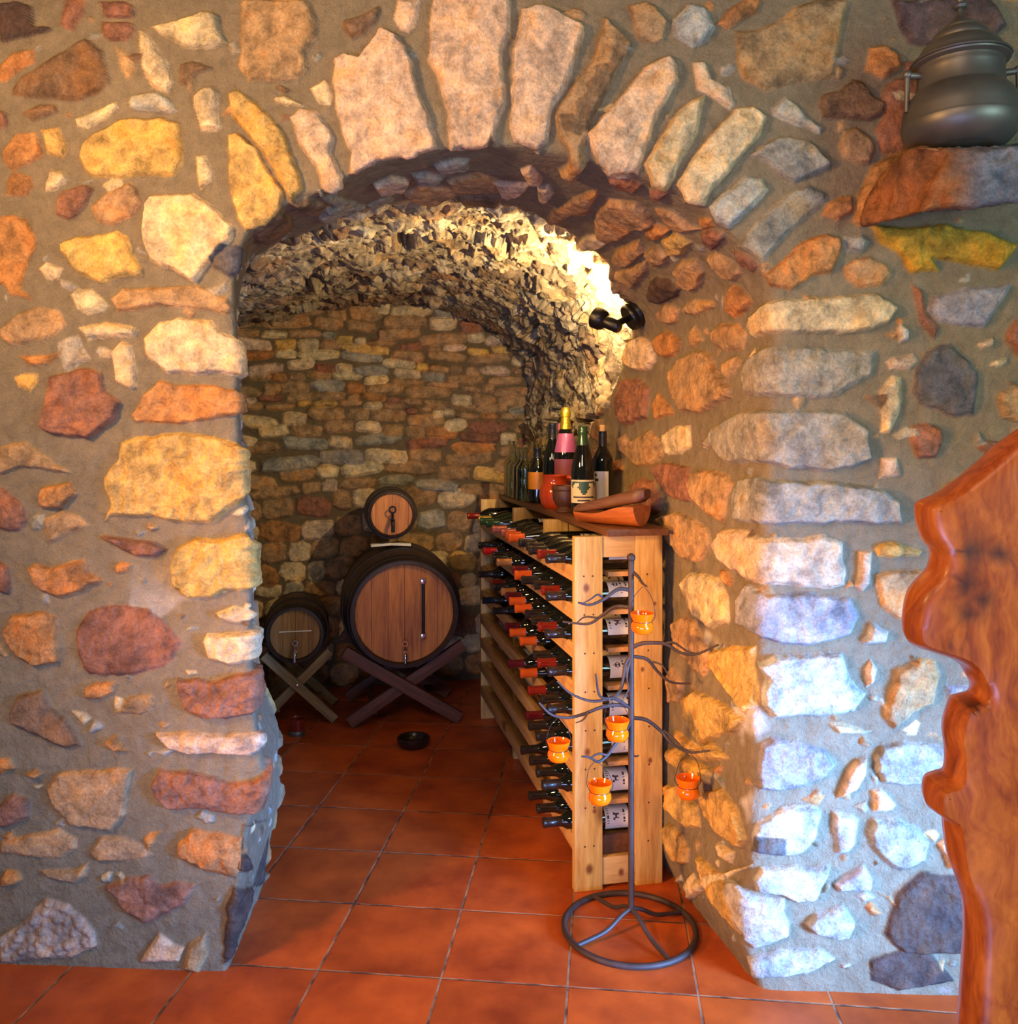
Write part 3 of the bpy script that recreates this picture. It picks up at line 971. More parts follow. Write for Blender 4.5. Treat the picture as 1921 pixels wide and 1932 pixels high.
def lay_stone(P, Nn, H, CO, MK, V3, colour, p, seed, edge=0.010, unroll=None):
    """raise one stone out of the mortar: V3 = outline in the place (metres)"""
    c = V3.mean(0)
    R = np.linalg.norm(V3 - c, axis=1).max() + 0.03
    near = np.flatnonzero((np.abs(P[:, 0] - c[0]) < R) & (np.abs(P[:, 2] - c[2]) < R) & (np.abs(P[:, 1] - c[1]) < R + 0.05))
    if len(near) < 4:
        return
    u, s, vt = np.linalg.svd(V3 - c)
    nrm = vt[2]
    mn = Nn[near].mean(0)
    if nrm @ mn < 0:
        nrm = -nrm
    if unroll is not None:               # a quoin that turns the corner: measured along the bent face
        SU, sv, right = unroll
        near = near[(C[UI[near], 0] > 1.1) == right]
        Q = np.stack([SU[near], P[near, 2] - c[2]], 1)
        V = np.stack([sv, V3[:, 2] - c[2]], 1)
        s = np.linalg.svd(V - V.mean(0), compute_uv=False)
    else:
        near = near[(Nn[near] @ nrm) > 0.12]
        if len(near) < 4:
            return
        Q = np.stack([(P[near] - c) @ vt[0], (P[near] - c) @ vt[1]], 1)
        V = np.stack([(V3 - c) @ vt[0], (V3 - c) @ vt[1]], 1)
    rg = np.random.default_rng(seed)
    W3 = P[near] + rg.random(3) * 40
    size = min(s[1] / math.sqrt(len(V3)), 0.2)
    wob = min(0.0075, size * 0.16)
    Q = Q + wob * np.stack([fbm(W3, 30, 3), fbm(W3 + 7, 30, 3)], 1)
    sd = poly_sdf(Q, V)
    rough = 1.0 if colour in 'OLXDRY' else 0.65
    prot = 0.0058 * p + 0.002
    e = edge * (0.6 + 0.7 * rg.random()) * min(1.0, size / 0.03 + 0.3)
    prof = sst(-sd, -0.35 * e, e)
    tilt = (rg.random(2) - 0.5) * 0.16
    h = prot * prof * (0.82 + 0.18 * sst(-sd, 0, size * 1.2))
    facets = fbm(W3, 16, 3)
    chip = np.abs(fbm(W3 + 3, 34, 3))
    h = h + prof * (Q @ tilt * 0.35 + 0.0085 * rough * facets - 0.010 * rough * chip * p / 4 + 0.0026 * rough * fbm(W3, 95, 3))
    if colour == 'X':
        F1, F2, ID = worley(W3, 0.022)
        h = prof * (0.006 + 0.016 * (0.8 - F1))
    up = h > H[near]
    m = sst(-sd, -0.0025, 0.0025)
    H[near] = np.where(prof > 0.001, np.maximum(H[near], h), H[near])
    base = lin(PAL[colour]) * (0.90 + 0.2 * rg.random()) * (1 + 0.05 * (rg.random(3) - 0.5))
    CO[near] = CO[near] * (1 - m[:, None]) + base * m[:, None]
    MK[near] = MK[near] * (1 - m) + m


def base_layers(P, Nn, flat):
    H = 0.006 * fbm(P, 5, 3) + 0.0035 * fbm(P, 22, 3) + 0.0012 * fbm(P, 120, 2)
    CO = np.tile(lin(MORTAR), (len(P), 1)).astype(float)
    t = fbm(P, 2.2, 3)[:, None]
    CO = CO * (1 + 0.12 * t)
    lime = sst(fbm(P + 40, 4.2, 4), 0.30, 0.42) * (1 - sst(P[:, 2], 0.7, 1.1)) * sst(P[:, 1] + 0.3, 0, 0.1) * (P[:, 1] < 0.5)
    CO = CO * (1 - 0.75 * lime[:, None]) + lin((206, 198, 186)) * 0.75 * lime[:, None]
    CO *= 1 + 0.10 * sst(fbm(P + 9, 3.1, 2), 0.25, 0.6)[:, None]
    return H.astype(float), CO, np.zeros(len(P))


# ------------------------------------------------------------------ front wall, arch reveal and vaulted passage: one continuous skin
XMIN, XMAX, ZMAX = -0.62, 2.95, 2.85
C = edge_curve(0.0031)
UN = len(C)
left = C[:, 0] < 1.1
ZS, XC = 1.42, 1.10
Bp = C.copy()
for i, c in enumerate(C):
    if c[2] < ZS:
        Bp[i, 0] = XMIN if c[0] < XC else XMAX
    else:
        d = np.array([c[0] - XC, c[2] - ZS])
        ks = []
        if abs(d[0]) > 1e-6:
            ks.append(((XMAX if d[0] > 0 else XMIN) - XC) / d[0])
        if d[1] > 1e-6:
            ks.append((ZMAX - ZS) / d[1])
        k = min(ks)
        Bp[i, 0], Bp[i, 2] = XC + d[0] * k, ZS + d[1] * k
Bp[:, 1] = -0.055 + 0.055 * Bp[:, 0]
wl = sst(C[:, 2], 0.28, 0.66)
wleft = np.clip((XC - C[:, 0]) / 0.66, 0, 1)
DX = np.where(left, AX[0] + (0.13 - 0.22 * wl) * sst(wleft, 0.3, 0.95), AX[0])
Dv = np.stack([DX, np.full(UN, AX[1]), np.zeros(UN)], 1)
NF, ND, SEAM = 330, 150, 0.46
wf = np.linspace(1, 0, NF, endpoint=False)
front = C[:, None, :] + wf[None, :, None] * (Bp - C)[:, None, :]
tt = np.r_[np.linspace(0, SEAM, ND, endpoint=False), np.linspace(SEAM, BACK_T + 0.06, 350)]
deep = C[:, None, :] + np.minimum(tt, SEAM)[None, :, None] * Dv[:, None, :]
deep[:, :, :2] += np.maximum(tt - SEAM, 0)[None, :, None] * AX
shift = 0.42 * (wleft ** 1.2)[:, None] * sst(tt, SEAM + 0.02, SEAM + 0.36)[None, :]     # the cellar is wider than the opening on its left
deep[:, :, 0] -= EW[0] * shift
deep[:, :, 1] -= EW[1] * shift
P = np.concatenate([front, deep], 1)
TV = np.r_[-wf, tt]
lo, hi = NF - 14, NF + 14
for _ in range(60):
    P[:, lo:hi] = 0.25 * P[:, lo - 1:hi - 1] + 0.5 * P[:, lo:hi] + 0.25 * P[:, lo + 1:hi + 1]
Nn = normals(P)
if Nn[UN // 2, 20, 1] > 0:
    Nn = -Nn
shape = P.shape[:2]
Pf, Nf = P.reshape(-1, 3), Nn.reshape(-1, 3)
H, CO, MK = base_layers(Pf, Nf, True)
UI = np.repeat(np.arange(UN), shape[1])
TI = np.tile(TV, UN)

SU = np.where(TI >= 0, TI, -np.linalg.norm(Pf - C[UI], axis=1))
sub = np.zeros(shape, bool)
sub[::2, ::2] = True
sub[:, NF + ND + 200:] = False
sub = np.flatnonzero(sub.reshape(-1))
sub = sub[((CAM - Pf[sub]) * Nf[sub]).sum(1) > 0]
sub = sub[(TI[sub] < SEAM) | (C[UI[sub], 0] > 0.9)]
sx, sy = project(Pf[sub])


tsub = TI[sub]


def near_vertex(x, y, tmax=9.0):
    d = (sx - x) ** 2 + (sy - y) ** 2 + np.where(tsub > tmax, 1e6, 0)
    k = int(np.argmin(d))
    return sub[k], d[k]


# where the dressed reveal ends and the rough tufa of the vault begins
BND = [(480, 560), (500, 530), (560, 470), (620, 430), (700, 395), (800, 375), (900, 375), (1000, 400), (1090, 445), (1150, 500), (1195, 560), (1192, 640), (1168, 700)]
bu, bt = [], []
for q in BND:
    k, d = near_vertex(*q)
    if d < 400:
        bu.append(UI[k])
        bt.append(TI[k])
o_ = np.argsort(bu)
bu, bt = np.array(bu)[o_], np.array(bt)[o_]
T0 = np.interp(np.arange(UN), bu, bt, left=0.40, right=9.0)
T0 = np.where((np.arange(UN) > bu[-1]), bt[-1] + 0.004 * (np.arange(UN) - bu[-1]), T0)
t0 = T0[UI]
din = np.flatnonzero(TI > 0.22)
Q = Pf[din]
Hd, COd = H[din], CO[din]
# cobbles of the deep lower walls
F1, F2, ID = worley(Q * np.array([1, 1, 1.25]) + 0.015 * np.stack([fbm(Q, 18, 2), fbm(Q + 5, 18, 2), fbm(Q + 9, 18, 2)], 1), 0.13, 3)
cob = sst(F2 - F1, 0.10, 0.24)
Hc = cob * (0.020 + 0.008 * fbm(Q, 20, 3))
pal = np.array([lin(PAL[k]) for k in 'NORTNYBO'])
cc = pal[(ID * 7.99).astype(int)] * 0.95
lowc = np.where(left[UI[din]], sst(TI[din], SEAM, SEAM + 0.05), sst(TI[din], 1.25, 1.30))
cob = cob * lowc
Hc = Hc * lowc
# rough tufa of the vault
wt = sst(TI[din] + 0.05 * fbm(Q, 8, 3), t0[din] - 0.03, t0[din] + 0.05) * np.where(left[UI[din]], sst(Q[:, 2] + 0.05 * fbm(Q, 6, 2), 1.15, 1.25), sst(Q[:, 2] + 0.06 * fbm(Q, 6, 2), 1.32, 1.42))
wob = 0.022 * np.stack([fbm(Q, 14, 3), fbm(Q + 3, 14, 3), fbm(Q + 6, 14, 3)], 1)
A1, A2, AI = worley(Q + wob, 0.145, 9)
B1, B2, BI = worley(Q + wob * 1.3, 0.058, 21)
rid = np.abs(fbm(Q, 24, 4))
big_ = sst(A2 - A1, 0.0, 0.75)
Ht = 0.030 * big_ + 0.030 * (AI - 0.5) * sst(A2 - A1, 0, 0.3) + 0.018 * sst(B2 - B1, 0, 0.7) * (0.3 + BI) - 0.016 - 0.024 * rid + 0.004 * fbm(Q, 70, 3)
pit = sst(fbm(Q * np.array([1.3, 0.8, 1.3]) + 31, 9, 4), 0.20, 0.29)
Ht -= 0.085 * pit
tp = np.array([lin(c) for c in ((176, 158, 124), (158, 140, 108), (144, 124, 96), (180, 164, 132), (140, 112, 84), (164, 148, 120), (122, 102, 80), (168, 146, 110))])
ct = tp[(AI * 7.99).astype(int)] * (0.72 + 0.4 * BI[:, None])
H[din] = Hd * (1 - wt) + wt * Ht + (1 - wt) * Hc
mk = np.maximum(cob * (1 - wt), wt)
CO[din] = COd * (1 - mk[:, None]) + (cc * (1 - wt[:, None]) + ct * wt[:, None]) * mk[:, None]
MK[din] = mk
WT = np.zeros(len(Pf))
WT[din] = wt

for n_, (colr, p_, poly) in enumerate(STONES):
    V3, ks = [], []
    cx_, cy_ = poly.mean(0)
    lim = 0.05 if (cx_ < 540 and cy_ > 460 and colr != 'D') else 9.0
    for x, y in poly:
        k, d = near_vertex(x, y, lim)
        V3.append(Pf[k] if d < 90 else on_wall(x, y))
        ks.append(k)
    V3 = np.array(V3)
    ur = None
    if TI[ks].max() > 0.03 and TI[ks].min() < -0.015 and V3[:, 2].max() < 1.75 and V3[:, 2].max() - V3[:, 2].min() < 0.4:
        ur = (SU, SU[ks], bool(C[UI[ks[0]], 0] > 1.1))
    lay_stone(Pf, Nf, H, CO, MK, V3, colr, p_, n_, unroll=ur)
# stones of the wall outside the photograph's frame
rg = np.random.default_rng(5)
for gx in np.arange(XMIN + 0.05, XMAX, 0.17):
    for gz in np.arange(0.08, ZMAX, 0.15):
        px, py = project(np.array([[gx, 0, gz]]))
        if -70 < px[0] < 1990 and -60 < py[0] < 1990:
            continue
        k = rg.integers(7, 10)
        a = np.sort(rg.random(k)) * 2 * math.pi
        r = 0.055 + 0.03 * rg.random(k)
        V3 = np.stack([gx + 0.04 * rg.random() + 1.15 * r * np.cos(a), np.zeros(k), gz + 0.03 * rg.random() + 0.8 * r * np.sin(a)], 1)
        V3[:, 1] = -0.055 + 0.055 * V3[:, 0]
        lay_stone(Pf, Nf, H, CO, MK, V3, 'TNORBGYP'[rg.integers(0, 8)], 3, int(1e4 + gx * 100 + gz * 7000))
# pebbles and chips pressed into the mortar
rg = np.random.default_rng(77)
cand = np.flatnonzero((MK < 0.01) & (TI < 0.4) & (TI > -0.9) & (Pf[:, 2] > 0.06))
for n_ in range(330):
    k0 = cand[rg.integers(0, len(cand))]
    c0, n0 = Pf[k0], Nf[k0]
    if abs(n0[0]) + abs(n0[1]) < 0.5:
        continue
    r0 = rg.uniform(0.007, 0.021)
    t1 = np.cross(n0, (0, 0, 1.0))
    t1 /= np.linalg.norm(t1)
    t2 = np.cross(n0, t1)
    kk = rg.integers(6, 9)
    a = np.sort(rg.random(kk)) * 2 * math.pi
    rr = r0 * rg.uniform(0.7, 1.2, kk)
    asp = rg.uniform(1.0, 1.9)
    th = rg.uniform(-0.5, 0.5)
    q1, q2 = asp * rr * np.cos(a), rr * np.sin(a)
    V3 = c0 + np.outer(q1 * math.cos(th) - q2 * math.sin(th), t1) + np.outer(q1 * math.sin(th) + q2 * math.cos(th), t2)
    lay_stone(Pf, Nf, H, CO, MK, V3, 'TNNGOMMBMN'[rg.integers(0, 10)], 1, 90000 + n_)
Pd = (Pf + Nf * H[:, None]).reshape(*shape, 3)
CO3, MK3 = CO.reshape(*shape, 3), MK.reshape(shape)
cut = NF + ND
wall = grid_mesh('wall_front', Pd[:, :cut + 1], CO3[:, :cut + 1].reshape(-1, 3), MK3[:, :cut + 1].reshape(-1), M['stone'])
tag(wall, 'rubble stone wall with the big rounded arch through it', 'wall', kind='structure')
vault = grid_mesh('ceiling', Pd[:, cut:], CO3[:, cut:].reshape(-1, 3), MK3[:, cut:].reshape(-1), M['stone'])
tag(vault, 'rough tufa barrel vault and cobbled side walls of the passage behind the arch', 'ceiling', kind='structure')


def vault_point(px, py):
    k, d = near_vertex(px, py)
    return Pd.reshape(-1, 3)[k], Nf[k]


# ------------------------------------------------------------------ back wall of coursed rubble
O0 = np.array([XC, 0.0]) + AX * BACK_T
nu, nz = 560, 600
gu = np.linspace(-1.30, 0.95, nu)
gz = np.linspace(-0.02, 2.36, nz)
Bk = np.zeros((nu, nz, 3))
Bk[:, :, 0] = O0[0] + EW[0] * gu[:, None]
Bk[:, :, 1] = O0[1] + EW[1] * gu[:, None]
Bk[:, :, 2] = gz[None, :]
Bf = Bk.reshape(-1, 3)
Nb = np.tile(np.array([-AX[0], -AX[1], 0.0]), (len(Bf), 1))
Hb, COb, MKb = base_layers(Bf, Nb, True)
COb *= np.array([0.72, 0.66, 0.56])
rg = np.random.default_rng(23)
z = 0.02
cnt = 0
while z < 2.3:
    low = z < 1.05
    hgt = rg.uniform(0.085, 0.14) if low else rg.uniform(0.042, 0.085)
    u = -1.28 + rg.uniform(0, 0.1)
    while u < 0.93:
        w = hgt * (rg.uniform(0.9, 2.0) if low else rg.uniform(1.3, 4.2))
        gap = rg.uniform(-0.004, 0.006)
        k = 11
        a = np.linspace(0, 2 * math.pi, k, endpoint=False) + rg.uniform(-0.2, 0.2, k)
        ex = rg.uniform(0.45, 0.8)
        cx = np.sign(np.cos(a)) * np.abs(np.cos(a)) ** ex * (w / 2) * rg.uniform(0.90, 1.07, k)
        cz = np.sign(np.sin(a)) * np.abs(np.sin(a)) ** ex * (hgt / 2) * rg.uniform(0.88, 1.12, k)
        sk = rg.uniform(-0.12, 0.12)
        V3 = np.stack([O0[0] + EW[0] * (u + w / 2 + cx), O0[1] + EW[1] * (u + w / 2 + cx), z + hgt / 2 + cz + sk * cx + rg.uniform(-0.012, 0.012) + 0.035 * math.sin(u * 3.1 + z * 2.0) * min(1, z)], 1)
        lay_stone(Bf, Nb, Hb, COb, MKb, V3, 'TNGNTYNNTONPNRTN'[rg.integers(0, 16)], int(rg.integers(2, 5)), 50000 + cnt, edge=0.014)
        cnt += 1
        u += w + gap
    z += hgt + rg.uniform(-0.004, 0.006)
Bd = (Bf + Nb * Hb[:, None]).reshape(nu, nz, 3)
bw = grid_mesh('wall_back', Bd, COb, MKb, M['stone'])
tag(bw, 'coursed rubble wall closing the end of the vaulted cellar', 'wall', kind='structure')

# ------------------------------------------------------------------ floor
bm = bmesh.new()
vv = [bm.verts.new(p) for p in ((-2.2, -3.6, 0), (4.2, -3.6, 0), (4.2, 3.4, 0), (-2.2, 3.4, 0))]
bm.faces.new(vv)
fo = build('floor', bm, M['tile'], smooth=False)
tag(fo, 'square terracotta tile floor with pale grout lines', 'floor', kind='structure')
# a cement skirting where the wall meets the tiles is part of the wall's rough foot
PHI = math.radians(17.8)                      # the cellar's furniture stands square to the vault, not to the front wall


def off(base, e_w=0.0, e_l=0.0, z=0.0):
    return (base[0] + EW[0] * e_w + AX[0] * e_l, base[1] + EW[1] * e_w + AX[1] * e_l, z)


# ------------------------------------------------------------------ wine rack
R0 = (1.283, 0.451)
RL, RW = 1.68, 0.28
rack = thing('wine_rack', 'pine wine rack full of bottles, standing along the right side of the vaulted passage', 'wine rack', (R0[0], R0[1], 0), (0, 0, PHI))
ST = (0.0, 0.55, 1.10, 1.65)
TZ = [0.18 + 0.1165 * k for k in range(8)]
for i, y in enumerate(ST):
    x0 = 0.0 if i in (0, 3) else 0.045
    y = y if i in (0, 3) else y
    box_obj('post', (x0, x0 + 0.088, y, y + 0.03, 0, 1.07), M['pine_z'], rack)
    box_obj('post', (0.194, 0.28, y, y + 0.03, 0, 1.07), M['pine_z'], rack)
    box_obj('crosspiece', (x0 + 0.0885, 0.1935, y + 0.004, y + 0.026, 1.005, 1.07), M['pine_x'], rack)
    box_obj('crosspiece', (x0 + 0.0885, 0.1935, y + 0.004, y + 0.026, 0.012, 0.095), M['pine_x'], rack)
box_obj('kickboard', (0.089, 0.1935, 0.028, 0.046, 0.06, 0.15), M['board'], rack)['label'] = 'dark brown board behind the bottom crosspiece'
for k, z in enumerate(TZ):
    box_obj('front_rail', (0.0, 0.020, 0.031, RL, z - 0.064, z - 0.0165), M['pine_y'], rack, 0.002)
    box_obj('neck_slat', (0.0205, 0.075, 0.031, RL - 0.01, z - 0.064, z - 0.05), M['pine_y'], rack, 0.002)
    box_obj('rear_slat', (0.115, 0.265, 0.031, RL - 0.01, z - 0.054, z - 0.0395), M['pine_y'], rack, 0.002)
for z in TZ:
    for x in (0.030, 0.058, 0.232):
        bm = bmesh.new()
        lathe(bm, [(0, -0.0012), (0.0026, -0.001), (0.003, 0.002), (0, 0.002)], 8, axis='y', off=(x + 0.004 * math.sin(z * 50), 0.0, z - 0.045))
        build('nail', bm, M['iron'], rack)
tb = box_obj('top_board', (0.095, 0.292, -0.022, RL + 0.01, 1.0705, 1.092), M['board'], rack, 0.003)
tb['label'] = 'dark stained board lying on top'


def vec3(e_w, e_l, z):
    return Vector((EW[0] * e_w + AX[0] * e_l, EW[1] * e_w + AX[1] * e_l, z))


def bottle_mesh(kind):
    bm = bmesh.new()
    prof = {'bordeaux': [(0, 0.004), (0.03, 0), (0.0365, 0.004), (0.038, 0.012), (0.038, 0.19), (0.036, 0.203), (0.027, 0.222), (0.0175, 0.238), (0.0145, 0.25), (0.0138, 0.292), (0.0152, 0.294), (0.0152, 0.30), (0, 0.30)],
            'burgundy': [(0, 0.004), (0.032, 0), (0.039, 0.004), (0.0405, 0.012), (0.0405, 0.15), (0.038, 0.175), (0.030, 0.205), (0.021, 0.228), (0.0155, 0.25), (0.0142, 0.29), (0.0158, 0.292), (0.0158, 0.30), (0, 0.30)],
            'champagne': [(0, 0.006), (0.034, 0), (0.042, 0.005), (0.0435, 0.014), (0.0435, 0.15), (0.040, 0.178), (0.031, 0.215), (0.021, 0.248), (0.0165, 0.27), (0.0155, 0.285), (0.0175, 0.287), (0.0175, 0.294), (0.015, 0.297), (0.015, 0.308), (0, 0.31)]}[kind]
    lathe(bm, prof, 28)
    return bm


def shell_band(bm, prof, a0, a1, seg=24, extra=0.0006):
    return lathe(bm, [(r + extra, h) for r, h in prof], seg, a0=a0, a1=a1)


def capsule_bm(kind):
    bm = bmesh.new()
    if kind == 'champagne':
        lathe(bm, [(0.0222, 0.245), (0.0178, 0.27), (0.0168, 0.284), (0.0187, 0.286), (0.0187, 0.295), (0.0172, 0.299), (0.0172, 0.311), (0.012, 0.315), (0, 0.316)], 24)
    else:
        r = 0.0146 if kind == 'bordeaux' else 0.0158
        lathe(bm, [(r + 0.0016, 0.243), (r + 0.0004, 0.252), (r - 0.0002, 0.288), (r + 0.0014, 0.2905), (r + 0.0014, 0.3008), (r - 0.001, 0.3022), (0, 0.3024)], 24)
    return bm


def label_bm(rad, z0, z1, span, rows, cols=36, off_a=0.0):
    """paper label on the belly: the strings in rows mark printed cells"""
    bm = bmesh.new()
    nr = len(rows)
    fs = lathe(bm, [(rad + 0.0007, z0 + (z1 - z0) * k / nr) for k in range(nr + 1)], cols, a0=off_a - span / 2, a1=off_a + span / 2)
    for i, f in enumerate(fs):
        r, c = divmod(i, cols)
        row = rows[nr - 1 - r]
        ch = row[(c * len(row)) // cols] if row else ' '
        f.material_index = 0 if ch in ' .' else (2 if ch == 'g' else 1)
    return bm


# lying bottles read their label along the neck: print runs across the paper
PRINT_A = [' ' * 24, ' ' * 24, '           x            ', '          xxx           ', '         x x x          ', '          xxx           ', ' ' * 24, '   x x   x xx x  x      ', ' ' * 24, ' ' * 24, '       x xx xx x        ', ' ' * 24, ' ' * 24, ' ' * 24]
PRINT_B = [' ' * 24, '     x x xxx x x x      ', ' ' * 24, ' ' * 24, '        xx  xx          ', '         xxxx           ', '         x  x           ', ' ' * 24, ' ' * 24, '      x xx x xxx        ', ' ' * 24, ' ' * 24]
PROTO = {}
for kind, rad in (('bordeaux', 0.038), ('burgundy', 0.0405)):
    for pr, rows in (('a', PRINT_A), ('b', PRINT_B)):
        o = build('paper_label', label_bm(rad, 0.034, 0.112, 2.3, rows), [M['paper'], M['ink']])
        PROTO[kind, 'label', pr] = o.data
        bpy.data.objects.remove(o)
    for col in ('bottle', 'bottle_green'):
        o = build('glass_body', bottle_mesh(kind), M[col])
        PROTO[kind, col] = o.data
        bpy.data.objects.remove(o)
    for ck in CAPS:
        o = build('capsule', capsule_bm(kind), M['cap_' + ck])
        PROTO[kind, 'cap', ck] = o.data
        bpy.data.objects.remove(o)

ROWS = ['crkkkoopp.eey.r', 'crkkom.gkkR.k..', 'crkkoomgkr.k...', 'crk.oom..k.b...', 'kkr.om.........', 'kkkm...........', 'kkkk...........', 'ckk............']
TIERN = ['top tier', 'second tier from the top', 'third tier from the top', 'fourth tier from the top', 'fourth tier from the floor', 'third tier from the floor', 'second tier from the floor', 'bottom tier']
ORD = ['nearest', 'second', 'third', 'fourth', 'fifth', 'sixth', 'seventh', 'eighth', 'ninth', 'tenth', 'eleventh', 'twelfth', 'thirteenth', 'fourteenth', 'fifteenth']
rb = random.Random(3)
for t, row in enumerate(ROWS):
    z = TZ[7 - t]
    cnt = 0
    for s, ch in enumerate(row):
        if ch == '.':
            continue
        bay, q = divmod(s, 5)
        y = ST[bay] + 0.086 + q * 0.102
        kind = 'bordeaux' if ch in 'rkRmb' or s == 0 else 'burgundy'
        kind = 'bordeaux' if rb.random() < 0.5 else kind
        rad = 0.038
        jut = rb.uniform(-0.012, 0.012)
        nm = CAPS[ch][0]
        if t == 7:
            pos = ['nearest', 'middle', 'far'][cnt]
            lab = f'dark wine bottle with {nm} capsule, {pos} bottle of the bottom tier'
        else:
            lab = f'wine bottle with {nm} capsule, {ORD[cnt]} from near end, {TIERN[t]}'
        if cnt == 0 and t != 7:
            lab = f'wine bottle with {nm} capsule, nearest to rack end, {TIERN[t]}'
        base = off(R0, 0.234 + jut, y, z - (0 if kind == 'bordeaux' else -0.0025))
        b = thing('wine_bottle', lab, 'wine bottle', base, group='wine bottles lying in the rack')
        zx = -vec3(1, 0, 0)
        if s == 0:
            lx = vec3(0, -0.86, 0.5 if t > 2 else 1.5).normalized()
        else:
            lx = vec3(0, -rb.uniform(0.1, 0.5), 1).normalized()
        lx = (lx - zx * lx.dot(zx)).normalized()
        ly = zx.cross(lx)
        m = Matrix((lx, ly, zx)).transposed()
        b.rotation_euler = m.to_euler()
        link('glass_body', PROTO[kind, 'bottle_green' if ch in 'e' else 'bottle'], b)
        link('capsule', PROTO[kind, 'cap', ch], b)['label'] = nm + ' capsule'
        if s == 0 or rb.random() < 0.72:
            link('paper_label', PROTO[kind, 'label', rb.choice('ab')], b)['label'] = 'pale paper label'
        cnt += 1


# ------------------------------------------------------------------ things standing on the rack
BZ = 1.0922


def on_board(e_w, e_l):
    return off(R0, e_w, e_l, BZ)


def standing(kind, loc, label, scale, glassm, capm, spin=0.0, lab=None, extra=None):
    b = thing('wine_bottle', label, 'wine bottle', loc, (0, 0, spin), 'bottles standing on top of the rack')
    b.scale = (scale[0], scale[0], scale[1])
    build('glass_body', bottle_mesh(kind), M[glassm], b)
    if capm:
        build('capsule', capsule_bm(kind), M[capm], b)
    rad = {'bordeaux': 0.038, 'burgundy': 0.0405, 'champagne': 0.0435}[kind]
    if lab:
        z0, z1, span, rows, mats = lab
        build('paper_label', label_bm(rad, z0, z1, span, rows, 40), [M[q] for q in mats], b)
    return b


face = math.atan2(-1, 0.12)                  # towards the doorway
EMB = ['                    ', 'g gggggggggggggggg g', ' ggg   gggggg   ggg ', ' gg    gggggg    gg ', '  g   gggggggg   g  ', '       gggggg       ', '        gggg        ', '        gggg        ', '         gg         ', '                    ', '   xxxxxxxxxxxxxx   ', '                    ', '      xxxxxxxx      ', '                    ']
b = standing('champagne', on_board(0.165, 0.47), 'champagne bottle with cream and green label, in front of the others on the rack', (0.98, 1.02), 'bottle', 'cap_e', face, (0.045, 0.125, 2.8, EMB, ['cream', 'ink', 'green_ink']))
bm = bmesh.new()
fs = lathe(bm, [(0.0385, 0.182), (0.0372, 0.188), (0.0352, 0.196), (0.0332, 0.204)], 10, a0=-0.28, a1=0.28)
build('neck_seal', bm, M['red_glass'], b)
WL = ['                    ', ' xxxxxxx            ', '                    ', ' xxxxxxxxx          ', ' xxxx               ', '                    ', '                    ', '                    ', '  xx                ', '                    ', '                    ', ' xxxxxx             ', '                    ', '                    ']
b = standing('bordeaux', on_board(0.258, 0.53), 'tall dark wine bottle with a bare cork and plain white label, beside the rubble wall', (1.02, 1.0), 'bottle', None, face - 0.5, (0.03, 0.155, 1.9, WL, ['paper', 'ink']))
bm = bmesh.new()
lathe(bm, [(0.0158, 0.235), (0.0150, 0.25), (0.0150, 0.300), (0.0, 0.3003)], 20)
build('capsule', bm, M['cap_k'], b)
bm = bmesh.new()
lathe(bm, [(0.0, 0.300), (0.0108, 0.3008), (0.0112, 0.322), (0.0100, 0.324), (0, 0.3242)], 16)
build('cork', bm, M['cork'], b)
b = standing('champagne', on_board(0.225, 0.92), 'tall pink-labelled bottle with long gold foil neck, behind the cream-labelled champagne', (1.15, 1.27), 'bottle', None, face, (0.06, 0.15, 2.4, [' '], ['rose_label']))
bm = bmesh.new()
lathe(bm, [(0.0222, 0.242), (0.0180, 0.27), (0.0170, 0.284), (0.0190, 0.286), (0.0192, 0.30), (0.0175, 0.309), (0.012, 0.316), (0, 0.317)], 24)
build('capsule', bm, M['gold_foil'], b)
bm = bmesh.new()
lathe(bm, [(0.0420, 0.172), (0.0384, 0.19), (0.0325, 0.214), (0.0272, 0.232)], 24, a0=-1.3, a1=1.3)
build('shoulder_label', bm, M['pink_foil'], b)
b = standing('burgundy', on_board(0.185, 0.98), 'dark bottle with charcoal capsule, standing behind the red clay jug', (1.0, 1.12), 'bottle', 'cap_k', face)
bm = bmesh.new()
lathe(bm, [(0.0168, 0.236), (0.0152, 0.252), (0.0148, 0.292), (0.0166, 0.2935), (0.0166, 0.301)], 20)
standing('burgundy', on_board(0.150, 1.10), 'dark bottle with large orange label, between the clear glass bottles and the clay jug', (1.0, 0.78), 'bottle', 'cap_k', face - 0.35, (0.075, 0.168, 2.6, [' '], ['orange_paper']))
bm.free()
standing('burgundy', on_board(0.225, 1.12), 'short black bottle half hidden between clay jug and gold-necked bottle', (0.95, 0.88), 'bottle', 'cap_k', face)
standing('champagne', on_board(0.262, 1.12), 'pink-capped bottle at the back, right of the gold-necked bottle', (0.95, 1.08), 'bottle', 'pink_foil', face)


def clear_bottle(loc, sc, label):
    b = thing('glass_bottle', label, 'glass bottle', loc, (0, 0, 0), 'clear glass bottles at the far end of the rack top')
    b.scale = sc
    bm = bmesh.new()
    outp = [(0, 0.0), (0.036, 0.0), (0.039, 0.004), (0.039, 0.135), (0.036, 0.152), (0.026, 0.166), (0.0165, 0.176), (0.014, 0.19), (0.014, 0.222), (0.0175, 0.225), (0.0175, 0.235)]
    inn = [(0.0125, 0.235), (0.0122, 0.19), (0.014, 0.177), (0.024, 0.163), (0.0335, 0.15), (0.0362, 0.135), (0.0362, 0.008), (0, 0.006)]
    lathe(bm, outp + inn, 26)
    build('glass_body', bm, M['clear'], b)
    return b


